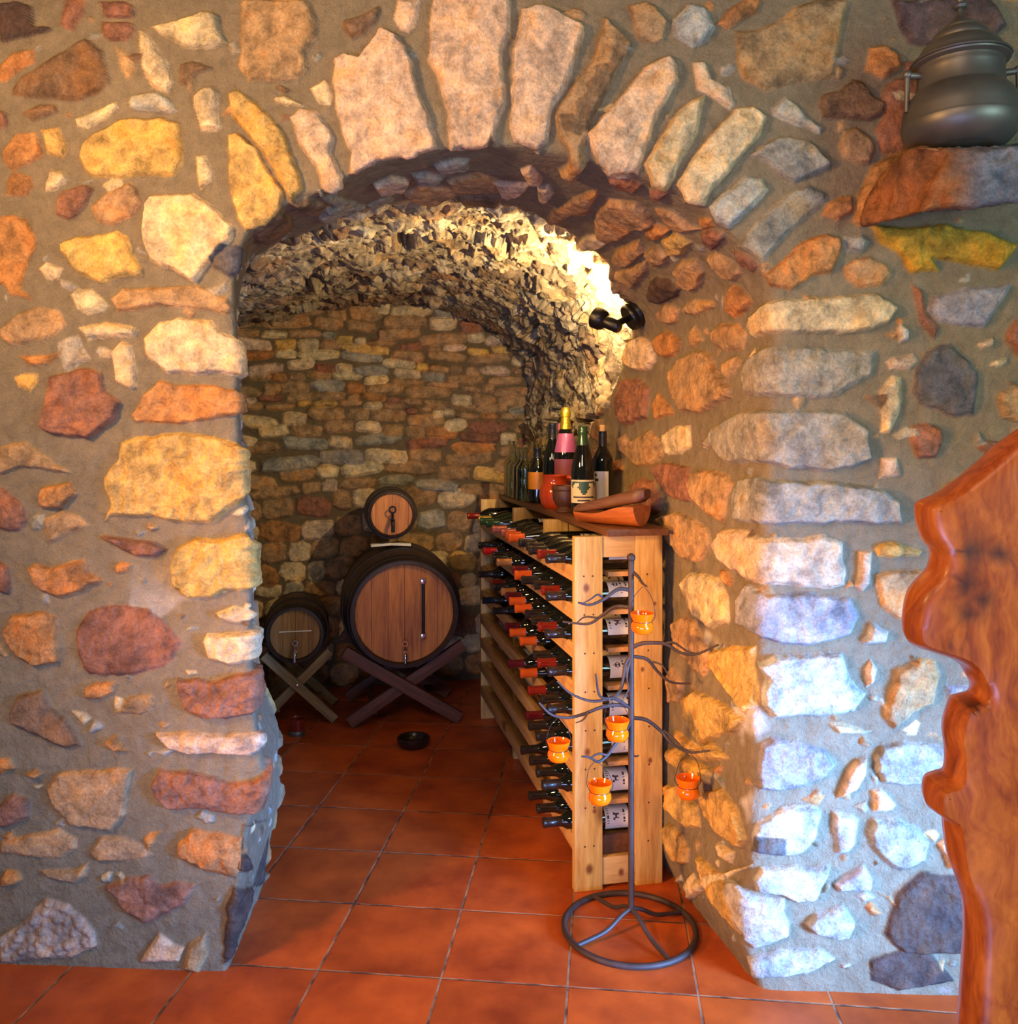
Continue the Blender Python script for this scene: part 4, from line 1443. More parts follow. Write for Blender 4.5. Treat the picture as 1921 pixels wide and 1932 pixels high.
gb = [((0.125, 1.235), (1, 1, 1.0), 'clear glass bottle nearest of the clear ones, beside the orange label'),
      ((0.215, 1.26), (0.95, 0.95, 1.05), 'clear glass bottle right behind the dark bottle with charcoal capsule'),
      ((0.130, 1.335), (1, 1, 0.98), 'second clear glass bottle along the front edge of the board'),
      ((0.220, 1.36), (1, 1, 1.02), 'clear glass bottle in the back row, second from the near end'),
      ((0.130, 1.435), (1, 1, 1.0), 'third clear glass bottle along the front edge of the board'),
      ((0.225, 1.47), (1, 1, 1.1), 'clear glass bottle in the back row, third from the near end'),
      ((0.135, 1.540), (1, 1, 1.05), 'fourth clear glass bottle along the front edge of the board'),
      ((0.150, 1.635), (1, 1, 1.12), 'farthest clear glass bottle, at the far end of the board')]
for (w, l), sc, lab in gb:
    clear_bottle(on_board(w, l), sc, lab)

# red clay jug
jug = thing('clay_jug', 'glazed red clay jug with a small handle, on the rack top', 'jug', on_board(0.148, 0.80), (0, 0, PHI - 0.6))
bm = bmesh.new()
lathe(bm, [(0, 0.0), (0.042, 0.0), (0.046, 0.004), (0.056, 0.022), (0.062, 0.050), (0.060, 0.074), (0.052, 0.092), (0.048, 0.100), (0.049, 0.116), (0.054, 0.128), (0.052, 0.130), (0.046, 0.118), (0.045, 0.100), (0.055, 0.074), (0.057, 0.05), (0.04, 0.01), (0, 0.008)], 36)
build('body', bm, M['clay'], jug)
bm = bmesh.new()
tube(bm, catmull([(0.046, 0, 0.122), (0.066, 0, 0.121), (0.080, 0, 0.108), (0.080, 0, 0.090), (0.066, 0, 0.076), (0.056, 0, 0.07)], 5), 0.0085, 10)
build('handle', bm, M['clay'], jug)
# wooden bowl
bm = bmesh.new()
lathe(bm, [(0, 0.0), (0.036, 0.0), (0.038, 0.004), (0.036, 0.010), (0.028, 0.016), (0.027, 0.020), (0.036, 0.030), (0.045, 0.046), (0.048, 0.064), (0.046, 0.080), (0.050, 0.084), (0.051, 0.096), (0.049, 0.100), (0.044, 0.099), (0.041, 0.07), (0.03, 0.04), (0, 0.032)], 36)
bowl = build('wooden_bowl', bm, M['mortar_wood'])
bowl.location = on_board(0.135, 0.60)
tag(bowl, 'turned brown wooden mortar bowl on a foot, left of the cream-labelled champagne', 'bowl')

# carved wooden scoop and the bar lying on it
scoop = thing('carved_scoop', 'carved orange-brown wooden trough at the near corner of the rack top', 'wooden trough', on_board(0.150, 0.135), (0, 0, PHI + math.radians(-58)))


def loft(bm, secs, cap=True):
    rings = [[bm.verts.new(p) for p in s] for s in secs]
    n = len(rings[0])
    for A, B in zip(rings, rings[1:]):
        for k in range(n):
            bm.faces.new((A[k], A[(k + 1) % n], B[(k + 1) % n], B[k]))
    if cap:
        bm.faces.new(rings[0][::-1])
        bm.faces.new(rings[-1])


bm = bmesh.new()
secs = []
for k in range(17):
    s = k / 16
    x = -0.135 + 0.27 * s
    w = 0.052 * (1 - (1 - min(1, s / 0.28)) ** 2) ** 0.5 * (1 - 0.22 * max(0, (s - 0.7) / 0.3) ** 2) + 0.004
    hgt = 0.036 + 0.028 * sst(np.array(s), 0.4, 0.9)
    dip = 0.026 * sst(np.array(s), 0.04, 0.14) * (1 - sst(np.array(s), 0.55, 0.7))
    ring = []
    for a in np.linspace(math.pi, 2 * math.pi, 13):
        ring.append((x, w * math.cos(a), max(0.0, hgt * (1 + math.sin(a)) ** 0.8)))
    for f in np.linspace(1, -1, 9)[0:9]:
        ring.append((x, w * 0.86 * f, hgt - dip * max(0, 1 - f * f) ** 0.5 + 0.003 * (1 - abs(f))))
    secs.append(ring)
loft(bm, secs)
build('trough', bm, M['carved'], scoop)
bar = thing('wooden_bar', 'darker tapered wooden bar lying slanted across the carved trough', 'wooden bar', on_board(0.150, 0.145), (0, 0, PHI + math.radians(-50)))
bar.location.z = BZ + 0.052
bm = bmesh.new()
secs = []
for k in range(15):
    s = k / 14
    x = -0.125 + 0.27 * s
    w = 0.016 + 0.018 * s
    t = 0.014 + 0.010 * s
    zc = 0.062 * s - 0.012
    rr = 1.0 if 0 < k < 14 else 0.6
    secs.append([(x, w * rr * np.sign(math.cos(a)) * abs(math.cos(a)) ** 0.5, zc + t * rr * np.sign(math.sin(a)) * abs(math.sin(a)) ** 0.5) for a in np.linspace(0, 2 * math.pi, 16, endpoint=False)])
loft(bm, secs)
build('bar_body', bm, M['carved_dark'], bar)

# ------------------------------------------------------------------ barrels
def barrel(label, base, zc, L, r_end, r_mid, headm, sc=1.0, tapk='tap', hoops=(0.03, 0.1, 0.3, 0.7, 0.9, 0.97), group='wine barrels at the end of the cellar', yaw=0.0):
    b = thing('barrel', label, 'barrel', (base[0], base[1], zc), (0, 0, PHI + yaw), group)
    def rad(f):
        return r_mid - (r_mid - r_end) * (abs(2 * f - 1)) ** 2
    bm = bmesh.new()
    rec = 0.03 * sc
    prof = [(r_end - 0.016 * sc, rec), (r_end - 0.014 * sc, 0.0), (r_end, 0.002)] + [(rad(f), L * f) for f in np.linspace(0.03, 0.97, 21)] + [(r_end, L - 0.002), (r_end - 0.014 * sc, L), (r_end - 0.016 * sc, L - rec)]
    lathe(bm, prof, 48, axis='y')
    for v in bm.verts:                       # staves: a shallow joint between neighbours
        a = math.atan2(v.co.z, v.co.x)
        k = 1 - 0.004 * (abs(math.sin(a * 12)) < 0.26)
        v.co.x *= k
        v.co.z *= k
    build('staves', bm, M['oak'], b, angle=60)
    for nm, y, s in (('head', rec, 1), ('rear_head', L - rec, -1)):
        bm = bmesh.new()
        lathe(bm, [(0, y - 0.004 * s), (r_end - 0.02 * sc, y - 0.004 * s), (r_end - 0.0155 * sc, y), (r_end - 0.0155 * sc, y + 0.02 * s), (0, y + 0.02 * s)], 48, axis='y')
        build(nm, bm, headm, b)
    for f in hoops:
        bm = bmesh.new()
        w = 0.016 * sc
        r0, r1 = rad(f - w / L), rad(f + w / L)
        y = L * f
        lathe(bm, [(r0 - 0.002, y - w), (r0 + 0.003, y - w), (r1 + 0.003, y + w), (r1 - 0.002, y + w)], 48, axis='y')
        build('hoop', bm, M['hoop'], b)
    return b, rec


big, rec = barrel('large dark oak barrel lying on the crossed stand at the end of the cellar', (0.443, 1.838), 0.540, 0.64, 0.250, 0.296, M['oak_head'], 1.0)
bm = bmesh.new()
tube(bm, [(0.088, rec - 0.016, 0.150), (0.088, rec - 0.016, -0.105)], 0.0075, 10)
build('sight_glass', bm, M['bottle'], big)
for zz in (0.152, -0.108):
    bm = bmesh.new()
    box(bm, 0.076, 0.100, rec - 0.030, rec - 0.003, zz - 0.013, zz + 0.013, 0.004)
    build('bracket', bm, M['chrome'], big)


def spigot(parent, x, y, z, sc, black=False):
    bm = bmesh.new()
    tube(bm, [(x, y, z), (x, y - 0.045 * sc, z)], 0.009 * sc, 10)
    tube(bm, catmull([(x, y - 0.04 * sc, z), (x, y - 0.055 * sc, z - 0.008 * sc), (x, y - 0.058 * sc, z - 0.045 * sc)], 4), 0.007 * sc, 10)
    o = build('tap', bm, M['black'] if black else M['chrome'], parent)
    bm = bmesh.new()
    tube(bm, [(x, y - 0.035 * sc, z), (x, y - 0.035 * sc, z + 0.028 * sc)], 0.0045 * sc, 8)
    ring = [(x + 0.012 * sc * math.cos(a), y - 0.035 * sc, z + 0.04 * sc + 0.012 * sc * math.sin(a)) for a in np.linspace(0, 2 * math.pi, 16, endpoint=False)]
    tube(bm, ring, 0.0035 * sc, 6, closed=True)
    build('tap_handle', bm, M['black'] if black else M['chrome'], o)
    return o


spigot(big, 0.0, rec, -0.178, 1.0)
up, rec2 = barrel('small dark keg with golden head, resting on top of the large barrel', (0.348 - 0.0, 1.976), 0.996, 0.30, 0.112, 0.130, M['oak_head'], 0.6, hoops=(0.06, 0.24, 0.76, 0.94))
spigot(up, 0.0, rec2, -0.025, 1.25, True)
sm, rec3 = barrel('small barrel with grey-brown head on its own crossed stand, half behind the left pier', (-0.080, 1.810), 0.436, 0.42, 0.130, 0.156, M['oak_head_grey'], 0.7)
spigot(sm, 0.0, rec3, -0.075, 1.0)
bm = bmesh.new()
box(bm, -0.075, 0.075, rec3 - 0.008, rec3 - 0.0045, 0.012, 0.017, 0)
build('chalk_line', bm, M['paper'], sm)
# wedges under the keg
for k, (w, lab) in enumerate(((-0.05, 'pale wooden wedge under the left of the small keg'), (0.045, 'pale wooden wedge under the right of the small keg'))):
    bm = bmesh.new()
    box(bm, -0.05, 0.05, -0.022, 0.022, 0, 0.012, 0.002)
    o = build('wedge', bm, M['white_wood'])
    o.location = off((0.348, 1.976), w, 0.06, 0.838)
    o.rotation_euler = (0, 0.06 if k else -0.06, PHI)
    tag(o, lab, 'wedge', 'wedges under the small keg')


def crossed_stand(label, base, foot, top, zx, width, depth_, mat, bolt=False, L=0.4):
    s = thing('barrel_stand', label, 'barrel stand', (base[0], base[1], 0), (0, 0, PHI), 'crossed timber barrel stands')
    for j, y in enumerate((0.0, L)):
        for i, sg in enumerate((-1, 1)):
            yo = y + (0.0 if i else -depth_)
            ax, bx = -sg * foot, sg * top[0]
            d = Vector((bx - ax, 0, top[1]))
            ln = d.length
            o = box_obj('leg', (-0.0, ln, -depth_ / 2 + 0.0005, depth_ / 2 - 0.0005, -width / 2, width / 2), mat, s, 0.003)
            ang = math.atan2(d.z, d.x)
            o.location = (ax, yo, width / 2 * abs(math.cos(ang)))
            o.rotation_euler = (0, -ang, 0)
        if bolt and j == 0:
            bm = bmesh.new()
            lathe(bm, [(0, -0.006), (0.007, -0.005), (0.009, 0.0), (0.009, 0.004)], 12, axis='y', off=(0, y - depth_ * 1.5, zx + width / 2))
            build('bolt', bm, M['chrome'], s)
    for sg in (1, -1):
        box_obj('stretcher', (sg * foot * 0.55 - 0.015, sg * foot * 0.55 + 0.015, 0.02, L - 0.045, zx * 0.3, zx * 0.3 + 0.03), mat, s, 0.003)
    return s


crossed_stand('dark crossed timber stand under the large barrel', (0.425, 1.910), 0.262, (0.285, 0.345), 0.165, 0.056, 0.034, M['stand_dark'], L=0.42)
crossed_stand('pale crossed timber stand under the small barrel, half behind the left pier', (-0.09, 1.868), 0.178, (0.155, 0.325), 0.17, 0.042, 0.026, M['stand_wood'], True, L=0.28)

# small things on the cellar floor
p = atz(560, 1386)
jar = thing('candle_jar', 'small red glass jar on the floor below the small barrel', 'jar', (p[0], p[1], 0))
bm = bmesh.new()
lathe(bm, [(0, 0.0), (0.030, 0.0), (0.034, 0.004), (0.035, 0.075), (0.033, 0.076), (0.031, 0.070), (0.031, 0.008), (0, 0.006)], 28)
build('body', bm, M['red_glass'], jar)
bm = bmesh.new()
lathe(bm, [(0.0352, 0.0), (0.0362, 0.002), (0.0364, 0.02), (0.0352, 0.022)], 28)
build('base_band', bm, M['pewter'], jar)
p = atz(780, 1408)
bm = bmesh.new()
lathe(bm, [(0, 0.0), (0.045, 0.0), (0.062, 0.008), (0.072, 0.026), (0.073, 0.040), (0.067, 0.044), (0.060, 0.040), (0.055, 0.024), (0.040, 0.012), (0, 0.010)], 36)
dish = build('dish', bm, M['dark_bowl'])
dish.location = p
tag(dish, 'round black dish lying on the floor in front of the large barrel', 'dish')

# ------------------------------------------------------------------ wall spotlight in the vault
lp, ln = vault_point(1203, 590)
lp, ln = Vector(lp), Vector(ln)
lamp = thing('wall_spotlight', 'black spotlight on an arm, fixed to the right side of the vault', 'spotlight', lp)
LS = 1.4
side = Vector(at(1140, 604, lp.y - 0.05))
hd = (side - lp)
qn = ln.to_track_quat('Z', 'Y')
bm = bmesh.new()
lathe(bm, [(0, -0.03), (0.047, -0.03), (0.049, -0.02), (0.049, 0.012), (0.046, 0.016), (0.046, 0.020), (0.049, 0.024), (0.049, 0.034), (0.044, 0.040), (0, 0.042)], 32)
o = build('wall_plate', bm, M['black'], lamp)
o.rotation_euler = qn.to_euler()
hdir = (Vector((AX[0], AX[1], 0)) * 0.72 - Vector((EW[0], EW[1], 0)) * 0.75 + Vector((0, 0, 0.5))).normalized()
hc = Vector(at(1146, 608, lp.y - 0.06)) - lp
bm = bmesh.new()
tube(bm, [ln * 0.036, hc - hdir * 0.024], 0.0125, 12)
o = build('arm', bm, M['black'], lamp)
q = hdir.to_track_quat('Z', 'Y')
bm = bmesh.new()
lathe(bm, [(0, -0.052), (0.016, -0.052), (0.021, -0.046), (0.022, 0.004), (0.032, 0.012), (0.038, 0.024), (0.039, 0.050), (0.036, 0.053), (0.033, 0.036), (0, 0.030)], 28)
o = build('lamp_head', bm, M['black'], lamp)
o.location = hc
o.rotation_euler = q.to_euler()
bl = bpy.data.lights.new('bulb', 'SPOT')
bl.spot_size = math.radians(168)
bl.spot_blend = 0.45
bl.energy = 68
bl.color = (1.0, 0.74, 0.40)
bl.shadow_soft_size = 0.012
bo = bpy.data.objects.new('bulb', bl)
COL.objects.link(bo)
bo.rotation_euler = (Vector((AX[0], AX[1], 0)) * 0.55 - Vector((EW[0], EW[1], 0)) * 0.15 + Vector((0, 0, 0.42))).to_track_quat('-Z', 'Y').to_euler()
bo.location = lp + hc + hdir * 0.070

# ------------------------------------------------------------------ wrought iron candle stand
PYY = 0.268
px0 = at(1191, 1400, PYY)
PX = float(px0[0])
stand = thing('candle_stand', 'wrought iron candle tree with twig-like arms on a round wheel base', 'candle stand', (PX, PYY, 0))
bm = bmesh.new()
tube(bm, [(0, 0, 0.052), (0, 0, 1.03)], 0.0082, 12)
ball(bm, (0, 0, 1.035), 0.0125)
build('pole', bm, M['iron'], stand)
RC = (-0.005, 0.0)
bm = bmesh.new()
tube(bm, [(RC[0] + 0.181 * math.cos(a), RC[1] + 0.181 * math.sin(a), 0.0085) for a in np.linspace(0, 2 * math.pi, 72, endpoint=False)], 0.0085, 10, closed=True)
build('base_ring', bm, M['iron'], stand)
for a in (-2.50, -0.98, 0.55, 2.15):
    c, s = math.cos(a), math.sin(a)
    bm = bmesh.new()
    tube(bm, catmull([(0.002 * c, 0.002 * s, 0.062), (0.035 * c, 0.035 * s, 0.050), (0.09 * c, 0.09 * s, 0.022), (0.178 * c + RC[0], 0.178 * s, 0.010)], 6), 0.0062, 8)
    build('spoke', bm, M['iron'], stand)
ARMS = [
    ([(1190, 1113), (1166, 1112), (1140, 1130), (1114, 1141), (1091, 1137)], 0.0, -0.05, 0.0058),
    ([(1140, 1130), (1128, 1122), (1114, 1131), (1100, 1138)], -0.02, -0.05, 0.0032),
    ([(1190, 1146), (1161, 1145), (1135, 1162), (1109, 1177), (1062, 1173)], 0.0, 0.06, 0.0058),
    ([(1128, 1166), (1104, 1164), (1086, 1177)], 0.03, 0.05, 0.0032),
    ([(1194, 1079), (1204, 1088), (1212, 1100), (1221, 1107)], 0.0, -0.05, 0.0050),
    ([(1192, 1222), (1205, 1216), (1221, 1213), (1256, 1215), (1283, 1231), (1314, 1234), (1356, 1216)], 0.0, -0.05, 0.0060),
    ([(1252, 1214), (1272, 1213), (1296, 1228), (1320, 1235)], -0.02, -0.04, 0.0036),
    ([(1192, 1238), (1221, 1244), (1242, 1268), (1266, 1287), (1303, 1290)], 0.0, 0.02, 0.0052),
    ([(1232, 1248), (1250, 1256), (1262, 1276)], 0.0, -0.02, 0.003),
    ([(1192, 1354), (1221, 1359), (1249, 1381), (1266, 1401), (1300, 1419), (1339, 1416)], 0.0, -0.06, 0.0058),
    ([(1252, 1378), (1272, 1394), (1290, 1412), (1310, 1416)], -0.02, -0.06, 0.0034),
    ([(1190, 1237), (1180, 1255), (1174, 1292), (1160, 1313), (1119, 1323), (1078, 1309), (1051, 1285)], 0.0, -0.05, 0.0056),
    ([(1190, 1240), (1183, 1276), (1186, 1300), (1176, 1318)], 0.0, -0.05, 0.0034),
    ([(1190, 1337), (1163, 1319), (1133, 1314), (1124, 1272)], 0.0, -0.11, 0.0052),
    ([(1190, 1333), (1163, 1330), (1133, 1335), (1102, 1347), (1071, 1354), (1040, 1348), (1017, 1326)], 0.0, -0.07, 0.0058),
    ([(1110, 1344), (1100, 1358), (1086, 1364)], -0.04, -0.04, 0.003),
    ([(1190, 1363), (1175, 1385), (1160, 1405), (1146, 1425), (1129, 1437), (1112, 1429), (1098, 1427)], 0.0, -0.15, 0.0056),
    ([(1146, 1425), (1130, 1422), (1116, 1430), (1124, 1438)], -0.10, -0.12, 0.0034),
    ([(1192, 1424), (1200, 1427), (1206, 1425)], 0.0, -0.01, 0.003)]
for pts, d0, d1, r in ARMS:
    n = len(pts)
    W3 = []
    for i, (x, y) in enumerate(pts):
        W3.append(np.array(at(x, y, PYY + d0 + (d1 - d0) * i / (n - 1))) - np.array([PX, PYY, 0]))
    cv = catmull(W3, 7)
    bm = bmesh.new()
    m = len(cv)
    tube(bm, cv, [r * (1 - 0.55 * (k / (m - 1)) ** 1.5) for k in range(m)], 8)
    build('twig_arm', bm, M['iron'], stand)

CUPS = [(1212, 1176, -0.045, (1214, 1106), 'orange glass candle cup hanging highest, on the hook near the pole top'),
        (1165, 1378, -0.09, (1158, 1318), 'orange glass candle cup hanging close left of the pole, before the white labels'),
        (1054, 1417, -0.05, (1055, 1353), 'orange glass candle cup hanging leftmost, beside the bottle necks'),
        (1132, 1497, -0.12, (1124, 1436), 'orange glass candle cup hanging lowest before the left rack post'),
        (1298, 1487, -0.045, (1301, 1419), 'orange glass candle cup hanging to the right, before the rubble jamb')]
for cx, cy, dy, hk, lab in CUPS:
    Y = PYY + dy
    c = at(cx, cy + 20, Y)
    h = at(hk[0], hk[1], Y)
    cup = thing('candle_cup', lab, 'candle holder', c, (0, 0, 0), 'orange cups on the candle stand')
    bm = bmesh.new()
    s = 1.0
    prof = [(0, 0.0), (0.014, 0.0), (0.025, 0.005), (0.0305, 0.015), (0.0300, 0.026), (0.0258, 0.0335), (0.0262, 0.038), (0.031, 0.050), (0.0325, 0.057), (0.0312, 0.0578), (0.0292, 0.050), (0.0240, 0.038), (0.0236, 0.033), (0.027, 0.025), (0.027, 0.016), (0.02, 0.006), (0, 0.004)]
    lathe(bm, prof, 36)
    build('cup', bm, M['orange_glass'], cup)
    bm = bmesh.new()
    ring = [(0.0264 * math.cos(a), 0.0264 * math.sin(a), 0.0345) for a in np.linspace(0, 2 * math.pi, 28, endpoint=False)]
    tube(bm, ring, 0.0009, 6, closed=True)
    hv = Vector(h) - Vector(c)
    for sg in (1, -1):
        tube(bm, catmull([(0.0268 * sg, 0, 0.0345), (0.0345 * sg, 0, 0.052), (0.024 * sg + hv.x * 0.5, hv.y * 0.5, (0.05 + hv.z) * 0.55), tuple(hv + Vector((0.0015 * sg, 0, 0)))], 6), 0.0009, 6)
    build('wire_hanger', bm, M['wire'], cup)

# ------------------------------------------------------------------ stone ledge and kettle
def rock(name, pts_front, yf, yb, colfun, seed, amp=0.014, grow=1.0):
    n = len(pts_front)
    bm = bmesh.new()
    fr = [bm.verts.new(at(x, y, yf(x, y))) for x, y in pts_front]
    bk = [bm.verts.new(at(x, y, yb)) for x, y in pts_front]
    bm.faces.new(fr)
    bm.faces.new(bk[::-1])
    for k in range(n):
        bm.faces.new((fr[k], fr[(k + 1) % n], bk[(k + 1) % n], bk[k]))
    bmesh.ops.triangulate(bm, faces=bm.faces)
    for _ in range(9):
        es = [e for e in bm.edges if e.calc_length() > 0.014]
        if not es:
            break
        bmesh.ops.subdivide_edges(bm, edges=es, cuts=1)
        bmesh.ops.triangulate(bm, faces=[f for f in bm.faces if len(f.verts) > 3])
    bmesh.ops.recalc_face_normals(bm, faces=bm.faces)
    for _ in range(5):
        bmesh.ops.smooth_vert(bm, verts=bm.verts, factor=0.5, use_axis_x=True, use_axis_y=True, use_axis_z=True)
    bm.normal_update()
    co = np.array([v.co[:] for v in bm.verts])
    nn = np.array([v.normal[:] for v in bm.verts])
    d = amp * fbm(co + seed, 13, 4) - amp * 0.9 * np.abs(fbm(co + seed + 5, 26, 3)) + 0.003 * fbm(co, 90, 2)
    co = co + nn * d[:, None]
    for v, c in zip(bm.verts, co):
        v.co = c
    o = build(name, bm, M['stone'], angle=80)
    me = o.data
    a = me.attributes.new('col', 'FLOAT_COLOR', 'POINT')
    c4 = np.ones((len(co), 4), np.float32)
    c4[:, :3] = colfun(co)
    a.data.foreach_set('color', c4.reshape(-1))
    b = me.attributes.new('msk', 'FLOAT', 'POINT')
    b.data.foreach_set('value', np.ones(len(co), np.float32))
    return o


def ledge_col(co):
    xs = project(co)[0]
    t = sst(co[:, 0] + 0.05 * fbm(co, 9, 3), 2.06, 2.17)[:, None]
    rust = lin((148, 94, 52))[None, :] * (1 + 0.35 * fbm(co, 22, 3))[:, None]
    grey = lin((116, 114, 118))[None, :] * (1 + 0.25 * fbm(co, 18, 3))[:, None]
    return rust * (1 - t) + grey * t


LEDGE = [(1622, 424), (1640, 372), (1672, 318), (1712, 286), (1736, 279), (1800, 282), (1860, 280), (1925, 272), (1990, 270), (1992, 330), (1960, 372), (1915, 380), (1880, 384), (1800, 392), (1740, 402), (1690, 414)]
led = rock('trim_1', LEDGE, lambda x, y: -0.02 - 0.22 * float(sst(np.array(float(x)), 1640, 1760)), 0.12, ledge_col, 3.0)
tag(led, 'stone ledge, rust brown to grey, jutting from the wall under the kettle', 'ledge', kind='structure')

kb = at(1812, 279, -0.135)
ket = thing('kettle', 'dark pewter pot with a stepped domed lid on the stone ledge', 'kettle', (kb[0], kb[1], kb[2] - 0.004), (0, 0, 0.0))
bm = bmesh.new()
lathe(bm, [(0, 0.0), (0.074, 0.0), (0.082, 0.002), (0.100, 0.012), (0.117, 0.032), (0.1225, 0.052), (0.1215, 0.056), (0.1205, 0.060), (0.120, 0.078), (0.116, 0.096), (0.108, 0.113), (0.097, 0.126), (0.0915, 0.131), (0.0905, 0.134), (0.0895, 0.150), (0.0885, 0.168), (0.0895, 0.172), (0.0885, 0.176), (0.089, 0.184), (0.099, 0.189), (0.1005, 0.192), (0.097, 0.196), (0, 0.194)], 64)
build('body', bm, M['pewter'], ket, angle=30)
bm = bmesh.new()
lathe(bm, [(0, 0.1945), (0.101, 0.1945), (0.103, 0.197), (0.100, 0.201), (0.0905, 0.203), (0.088, 0.207), (0.0875, 0.213), (0.080, 0.226), (0.068, 0.236), (0.060, 0.239), (0.0605, 0.243), (0.059, 0.250), (0.052, 0.259), (0.042, 0.264), (0.0385, 0.266), (0.038, 0.270), (0.030, 0.278), (0.018, 0.287), (0.010, 0.296), (0.0065, 0.305), (0.006, 0.311), (0.013, 0.314), (0.0165, 0.319), (0.013, 0.324), (0.007, 0.327), (0.0075, 0.333), (0.0095, 0.339), (0.007, 0.345), (0, 0.347)], 64)
build('lid', bm, M['pewter'], ket, angle=30)
bm = bmesh.new()
tube(bm, [(-0.086, -0.010, 0.163), (-0.122, -0.014, 0.165)], 0.0075, 10)
tube(bm, [(-0.118, -0.0138, 0.172), (-0.119, -0.0138, 0.082)], 0.0058, 10)
ball(bm, (-0.118, -0.0138, 0.166), 0.010)
build('handle', bm, M['pewter'], ket)
bm = bmesh.new()
tube(bm, [(0.086, -0.010, 0.163), (0.118, -0.014, 0.165)], 0.0075, 10)
tube(bm, [(0.116, -0.0138, 0.172), (0.118, -0.0138, 0.082)], 0.0058, 10)
ball(bm, (0.116, -0.0138, 0.166), 0.010)
build('handle', bm, M['pewter'], ket)

# ------------------------------------------------------------------ live-edge wooden slab at the right
def slab_material():
    m, nt, p = new_mat('polished_burl_wood')
    tc = N(nt, 'ShaderNodeTexCoord')
    mp = N(nt, 'ShaderNodeMapping')
    mp.inputs['Scale'].default_value = (1, 1, 0.28)
    n0 = N(nt, 'ShaderNodeTexNoise', Scale=5.0, Detail=3.0)
    nt.links.new(tc.outputs['Object'], n0.inputs['Vector'])
    ad = N(nt, 'ShaderNodeVectorMath', operation='MULTIPLY_ADD')
    nt.links.new(n0.outputs['Color'], ad.inputs[0])
    ad.inputs[1].default_value = (0.12, 0.12, 0.2)
    nt.links.new(tc.outputs['Object'], ad.inputs[2])
    nt.links.new(ad.outputs[0], mp.inputs['Vector'])
    n1 = N(nt, 'ShaderNodeTexNoise', Scale=22.0, Detail=7.0, Roughness=0.6, Distortion=1.2)
    n2 = N(nt, 'ShaderNodeTexNoise', Scale=150.0, Detail=4.0)
    for n in (n1, n2):
        nt.links.new(mp.outputs['Vector'], n.inputs['Vector'])
    mx = N(nt, 'ShaderNodeMix', data_type='FLOAT')
    mx.inputs[0].default_value = 0.3
    nt.links.new(n1.outputs['Fac'], mx.inputs[2])
    nt.links.new(n2.outputs['Fac'], mx.inputs[3])
    r = N(nt, 'ShaderNodeValToRGB')
    e = r.color_ramp.elements
    e[0].position, e[0].color = 0.30, lc(120, 42, 7)
    e[1].position, e[1].color = 0.66, lc(216, 108, 28)
    x = e.new(0.47)
    x.color = lc(176, 76, 14)
    nt.links.new(mx.outputs[0], r.inputs['Fac'])
    out = r.outputs['Color']
    ac = N(nt, 'ShaderNodeAttribute', attribute_name='knot')
    km = N(nt, 'ShaderNodeMix', data_type='RGBA')
    nt.links.new(ac.outputs['Fac'], km.inputs[0])
    nt.links.new(out, km.inputs[6])
    km.inputs[7].default_value = lc(76, 32, 16)
    nt.links.new(km.outputs[2], p.inputs['Base Color'])
    p.inputs['Roughness'].default_value = 0.42
    p.inputs['Coat Weight'].default_value = 0.25
    p.inputs['Coat Roughness'].default_value = 0.25
    b = N(nt, 'ShaderNodeBump', Strength=0.2, Distance=0.003)
    nt.links.new(mx.outputs[0], b.inputs['Height'])
    nt.links.new(b.outputs['Normal'], p.inputs['Normal'])
    return m


SY = -1.0
OUT = [(2180, 742), (2060, 760), (1990, 792), (1921, 838), (1890, 866), (1840, 908), (1800, 936), (1764, 952), (1757, 968), (1762, 1000), (1771, 1024), (1784, 1042), (1788, 1060), (1780, 1086), (1756, 1112), (1742, 1134), (1736, 1160), (1733, 1192), (1737, 1216), (1752, 1229),
       (1790, 1242), (1824, 1254), (1845, 1270), (1856, 1290), (1868, 1312), (1864, 1328), (1846, 1334), (1830, 1340), (1820, 1362), (1812, 1396), (1817, 1440), (1815, 1480), (1797, 1488), (1779, 1496), (1773, 1516), (1776, 1540), (1792, 1554), (1810, 1568), (1814, 1600), (1822, 1650), (1840, 1700), (1852, 1744), (1854, 1800), (1851, 1860), (1847, 1932),
       (1842, 2010), (1850, 2100), (1838, 2180), (1812, 2250), (1806, 2330), (1826, 2420), (1838, 2520), (1830, 2612), (2420, 2612), (2430, 2450), (2400, 2300), (2440, 2120), (2470, 1950), (2420, 1780), (2380, 1600), (2420, 1420), (2440, 1250), (2380, 1080), (2400, 930), (2330, 800)]
op = catmull([at(x, y, SY) for x, y in OUT + OUT[:1]], 4)[:-1]
op = np.array(op)
op[:, 2] = np.maximum(op[:, 2], 0.0)
bm = bmesh.new()
TH = 0.075
def ring_at(inset, y):
    c = []
    n = len(op)
    for i in range(n):
        a, b = op[i - 1], op[(i + 1) % n]
        t = (b - a)[[0, 2]]
        t = t / (np.linalg.norm(t) + 1e-9)
        nx, nz = t[1], -t[0]
        c.append((op[i, 0] + nx * inset * SGN, y, max(0.0, op[i, 2] + nz * inset * SGN)))
    return c
area2 = sum(op[i - 1, 0] * op[i, 2] - op[i, 0] * op[i - 1, 2] for i in range(len(op)))
SGN = -1 if area2 > 0 else 1
layers = [ring_at(0.014, SY), ring_at(0.006, SY + 0.003), ring_at(0.001, SY + 0.012), ring_at(-0.004, SY + TH * 0.55), ring_at(0.0, SY + TH - 0.012), ring_at(0.008, SY + TH)]
rings = [[bm.verts.new(p) for p in L_] for L_ in layers]
n = len(op)
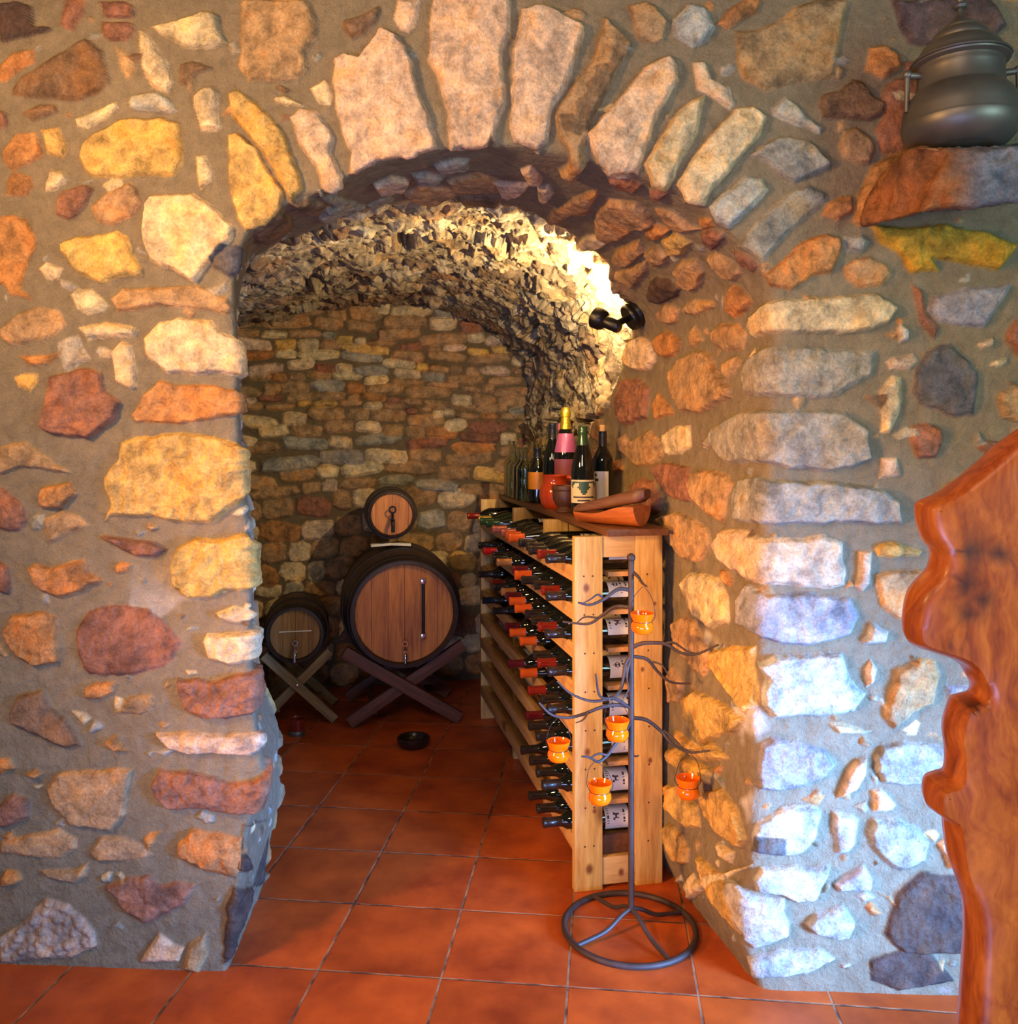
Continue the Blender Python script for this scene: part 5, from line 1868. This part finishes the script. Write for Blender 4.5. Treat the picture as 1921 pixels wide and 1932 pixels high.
for A, B in zip(rings, rings[1:]):
    for k in range(n):
        bm.faces.new((A[k], A[(k + 1) % n], B[(k + 1) % n], B[k]))
from mathutils.geometry import delaunay_2d_cdt


def fill(ring, y, flip):
    pts = [Vector((v.co.x, v.co.z)) for v in ring]
    m = len(pts)
    lo_, hi_ = op.min(0), op.max(0)
    P2 = np.array([p[:] for p in pts])
    g = np.array([(x, z) for x in np.arange(lo_[0], hi_[0], 0.02) for z in np.arange(lo_[2], hi_[2], 0.02)])
    g = g + 0.004 * RNG.random(g.shape)
    g = g[poly_sdf(g, P2) < -0.010]
    vv, ee, ff, ov, oe, of = delaunay_2d_cdt(pts + [Vector(q) for q in g], [(k, (k + 1) % m) for k in range(m)], [], 1, 1e-6)
    new = []
    for k, p in enumerate(vv):
        src = [q for q in ov[k] if q < m]
        new.append(ring[src[0]] if src else bm.verts.new((p[0], y, p[1])))
    for f in ff:
        q = [new[k] for k in f]
        if len(set(q)) == 3:
            try:
                bm.faces.new(q[::-1] if flip else q)
            except ValueError:
                pass


fill(rings[0], SY, False)
fill(rings[-1], SY + TH, True)
KN = [(1832, 1036, 0.014), (1831, 1108, 0.017), (1868, 1140, 0.010), (1816, 1170, 0.009), (1806, 1208, 0.010), (1842, 1330, 0.010), (1893, 1035, 0.010)]
kn = [(np.array(at(x, y, SY)), r) for x, y, r in KN]
M['burl'] = slab_material()
vals = []
for v in bm.verts:
    c = np.array(v.co[:])
    k = 0.0
    if v.co.y < SY + 0.02:
        for q, r in kn:
            d = math.hypot(c[0] - q[0], c[2] - q[2]) * (1 + 0.3 * math.sin(7 * math.atan2(c[2] - q[2], c[0] - q[0])))
            k = max(k, float(1 - sst(np.array(d), r * 0.5, r * 1.5)))
        if v.co.y < SY + 0.001:
            v.co.y += 0.004 * float(fbm(c[None, :], 9, 3)[0]) + 0.002 * k + 0.002
    vals.append(k)
slab = build('wood_slab', bm, M['burl'], angle=50)
if len(vals) == len(slab.data.vertices):
    a = slab.data.attributes.new('knot', 'FLOAT', 'POINT')
    a.data.foreach_set('value', np.array(vals, np.float32))
tag(slab, 'tall live-edge slab of knotty orange-brown wood standing at the right', 'wood slab')
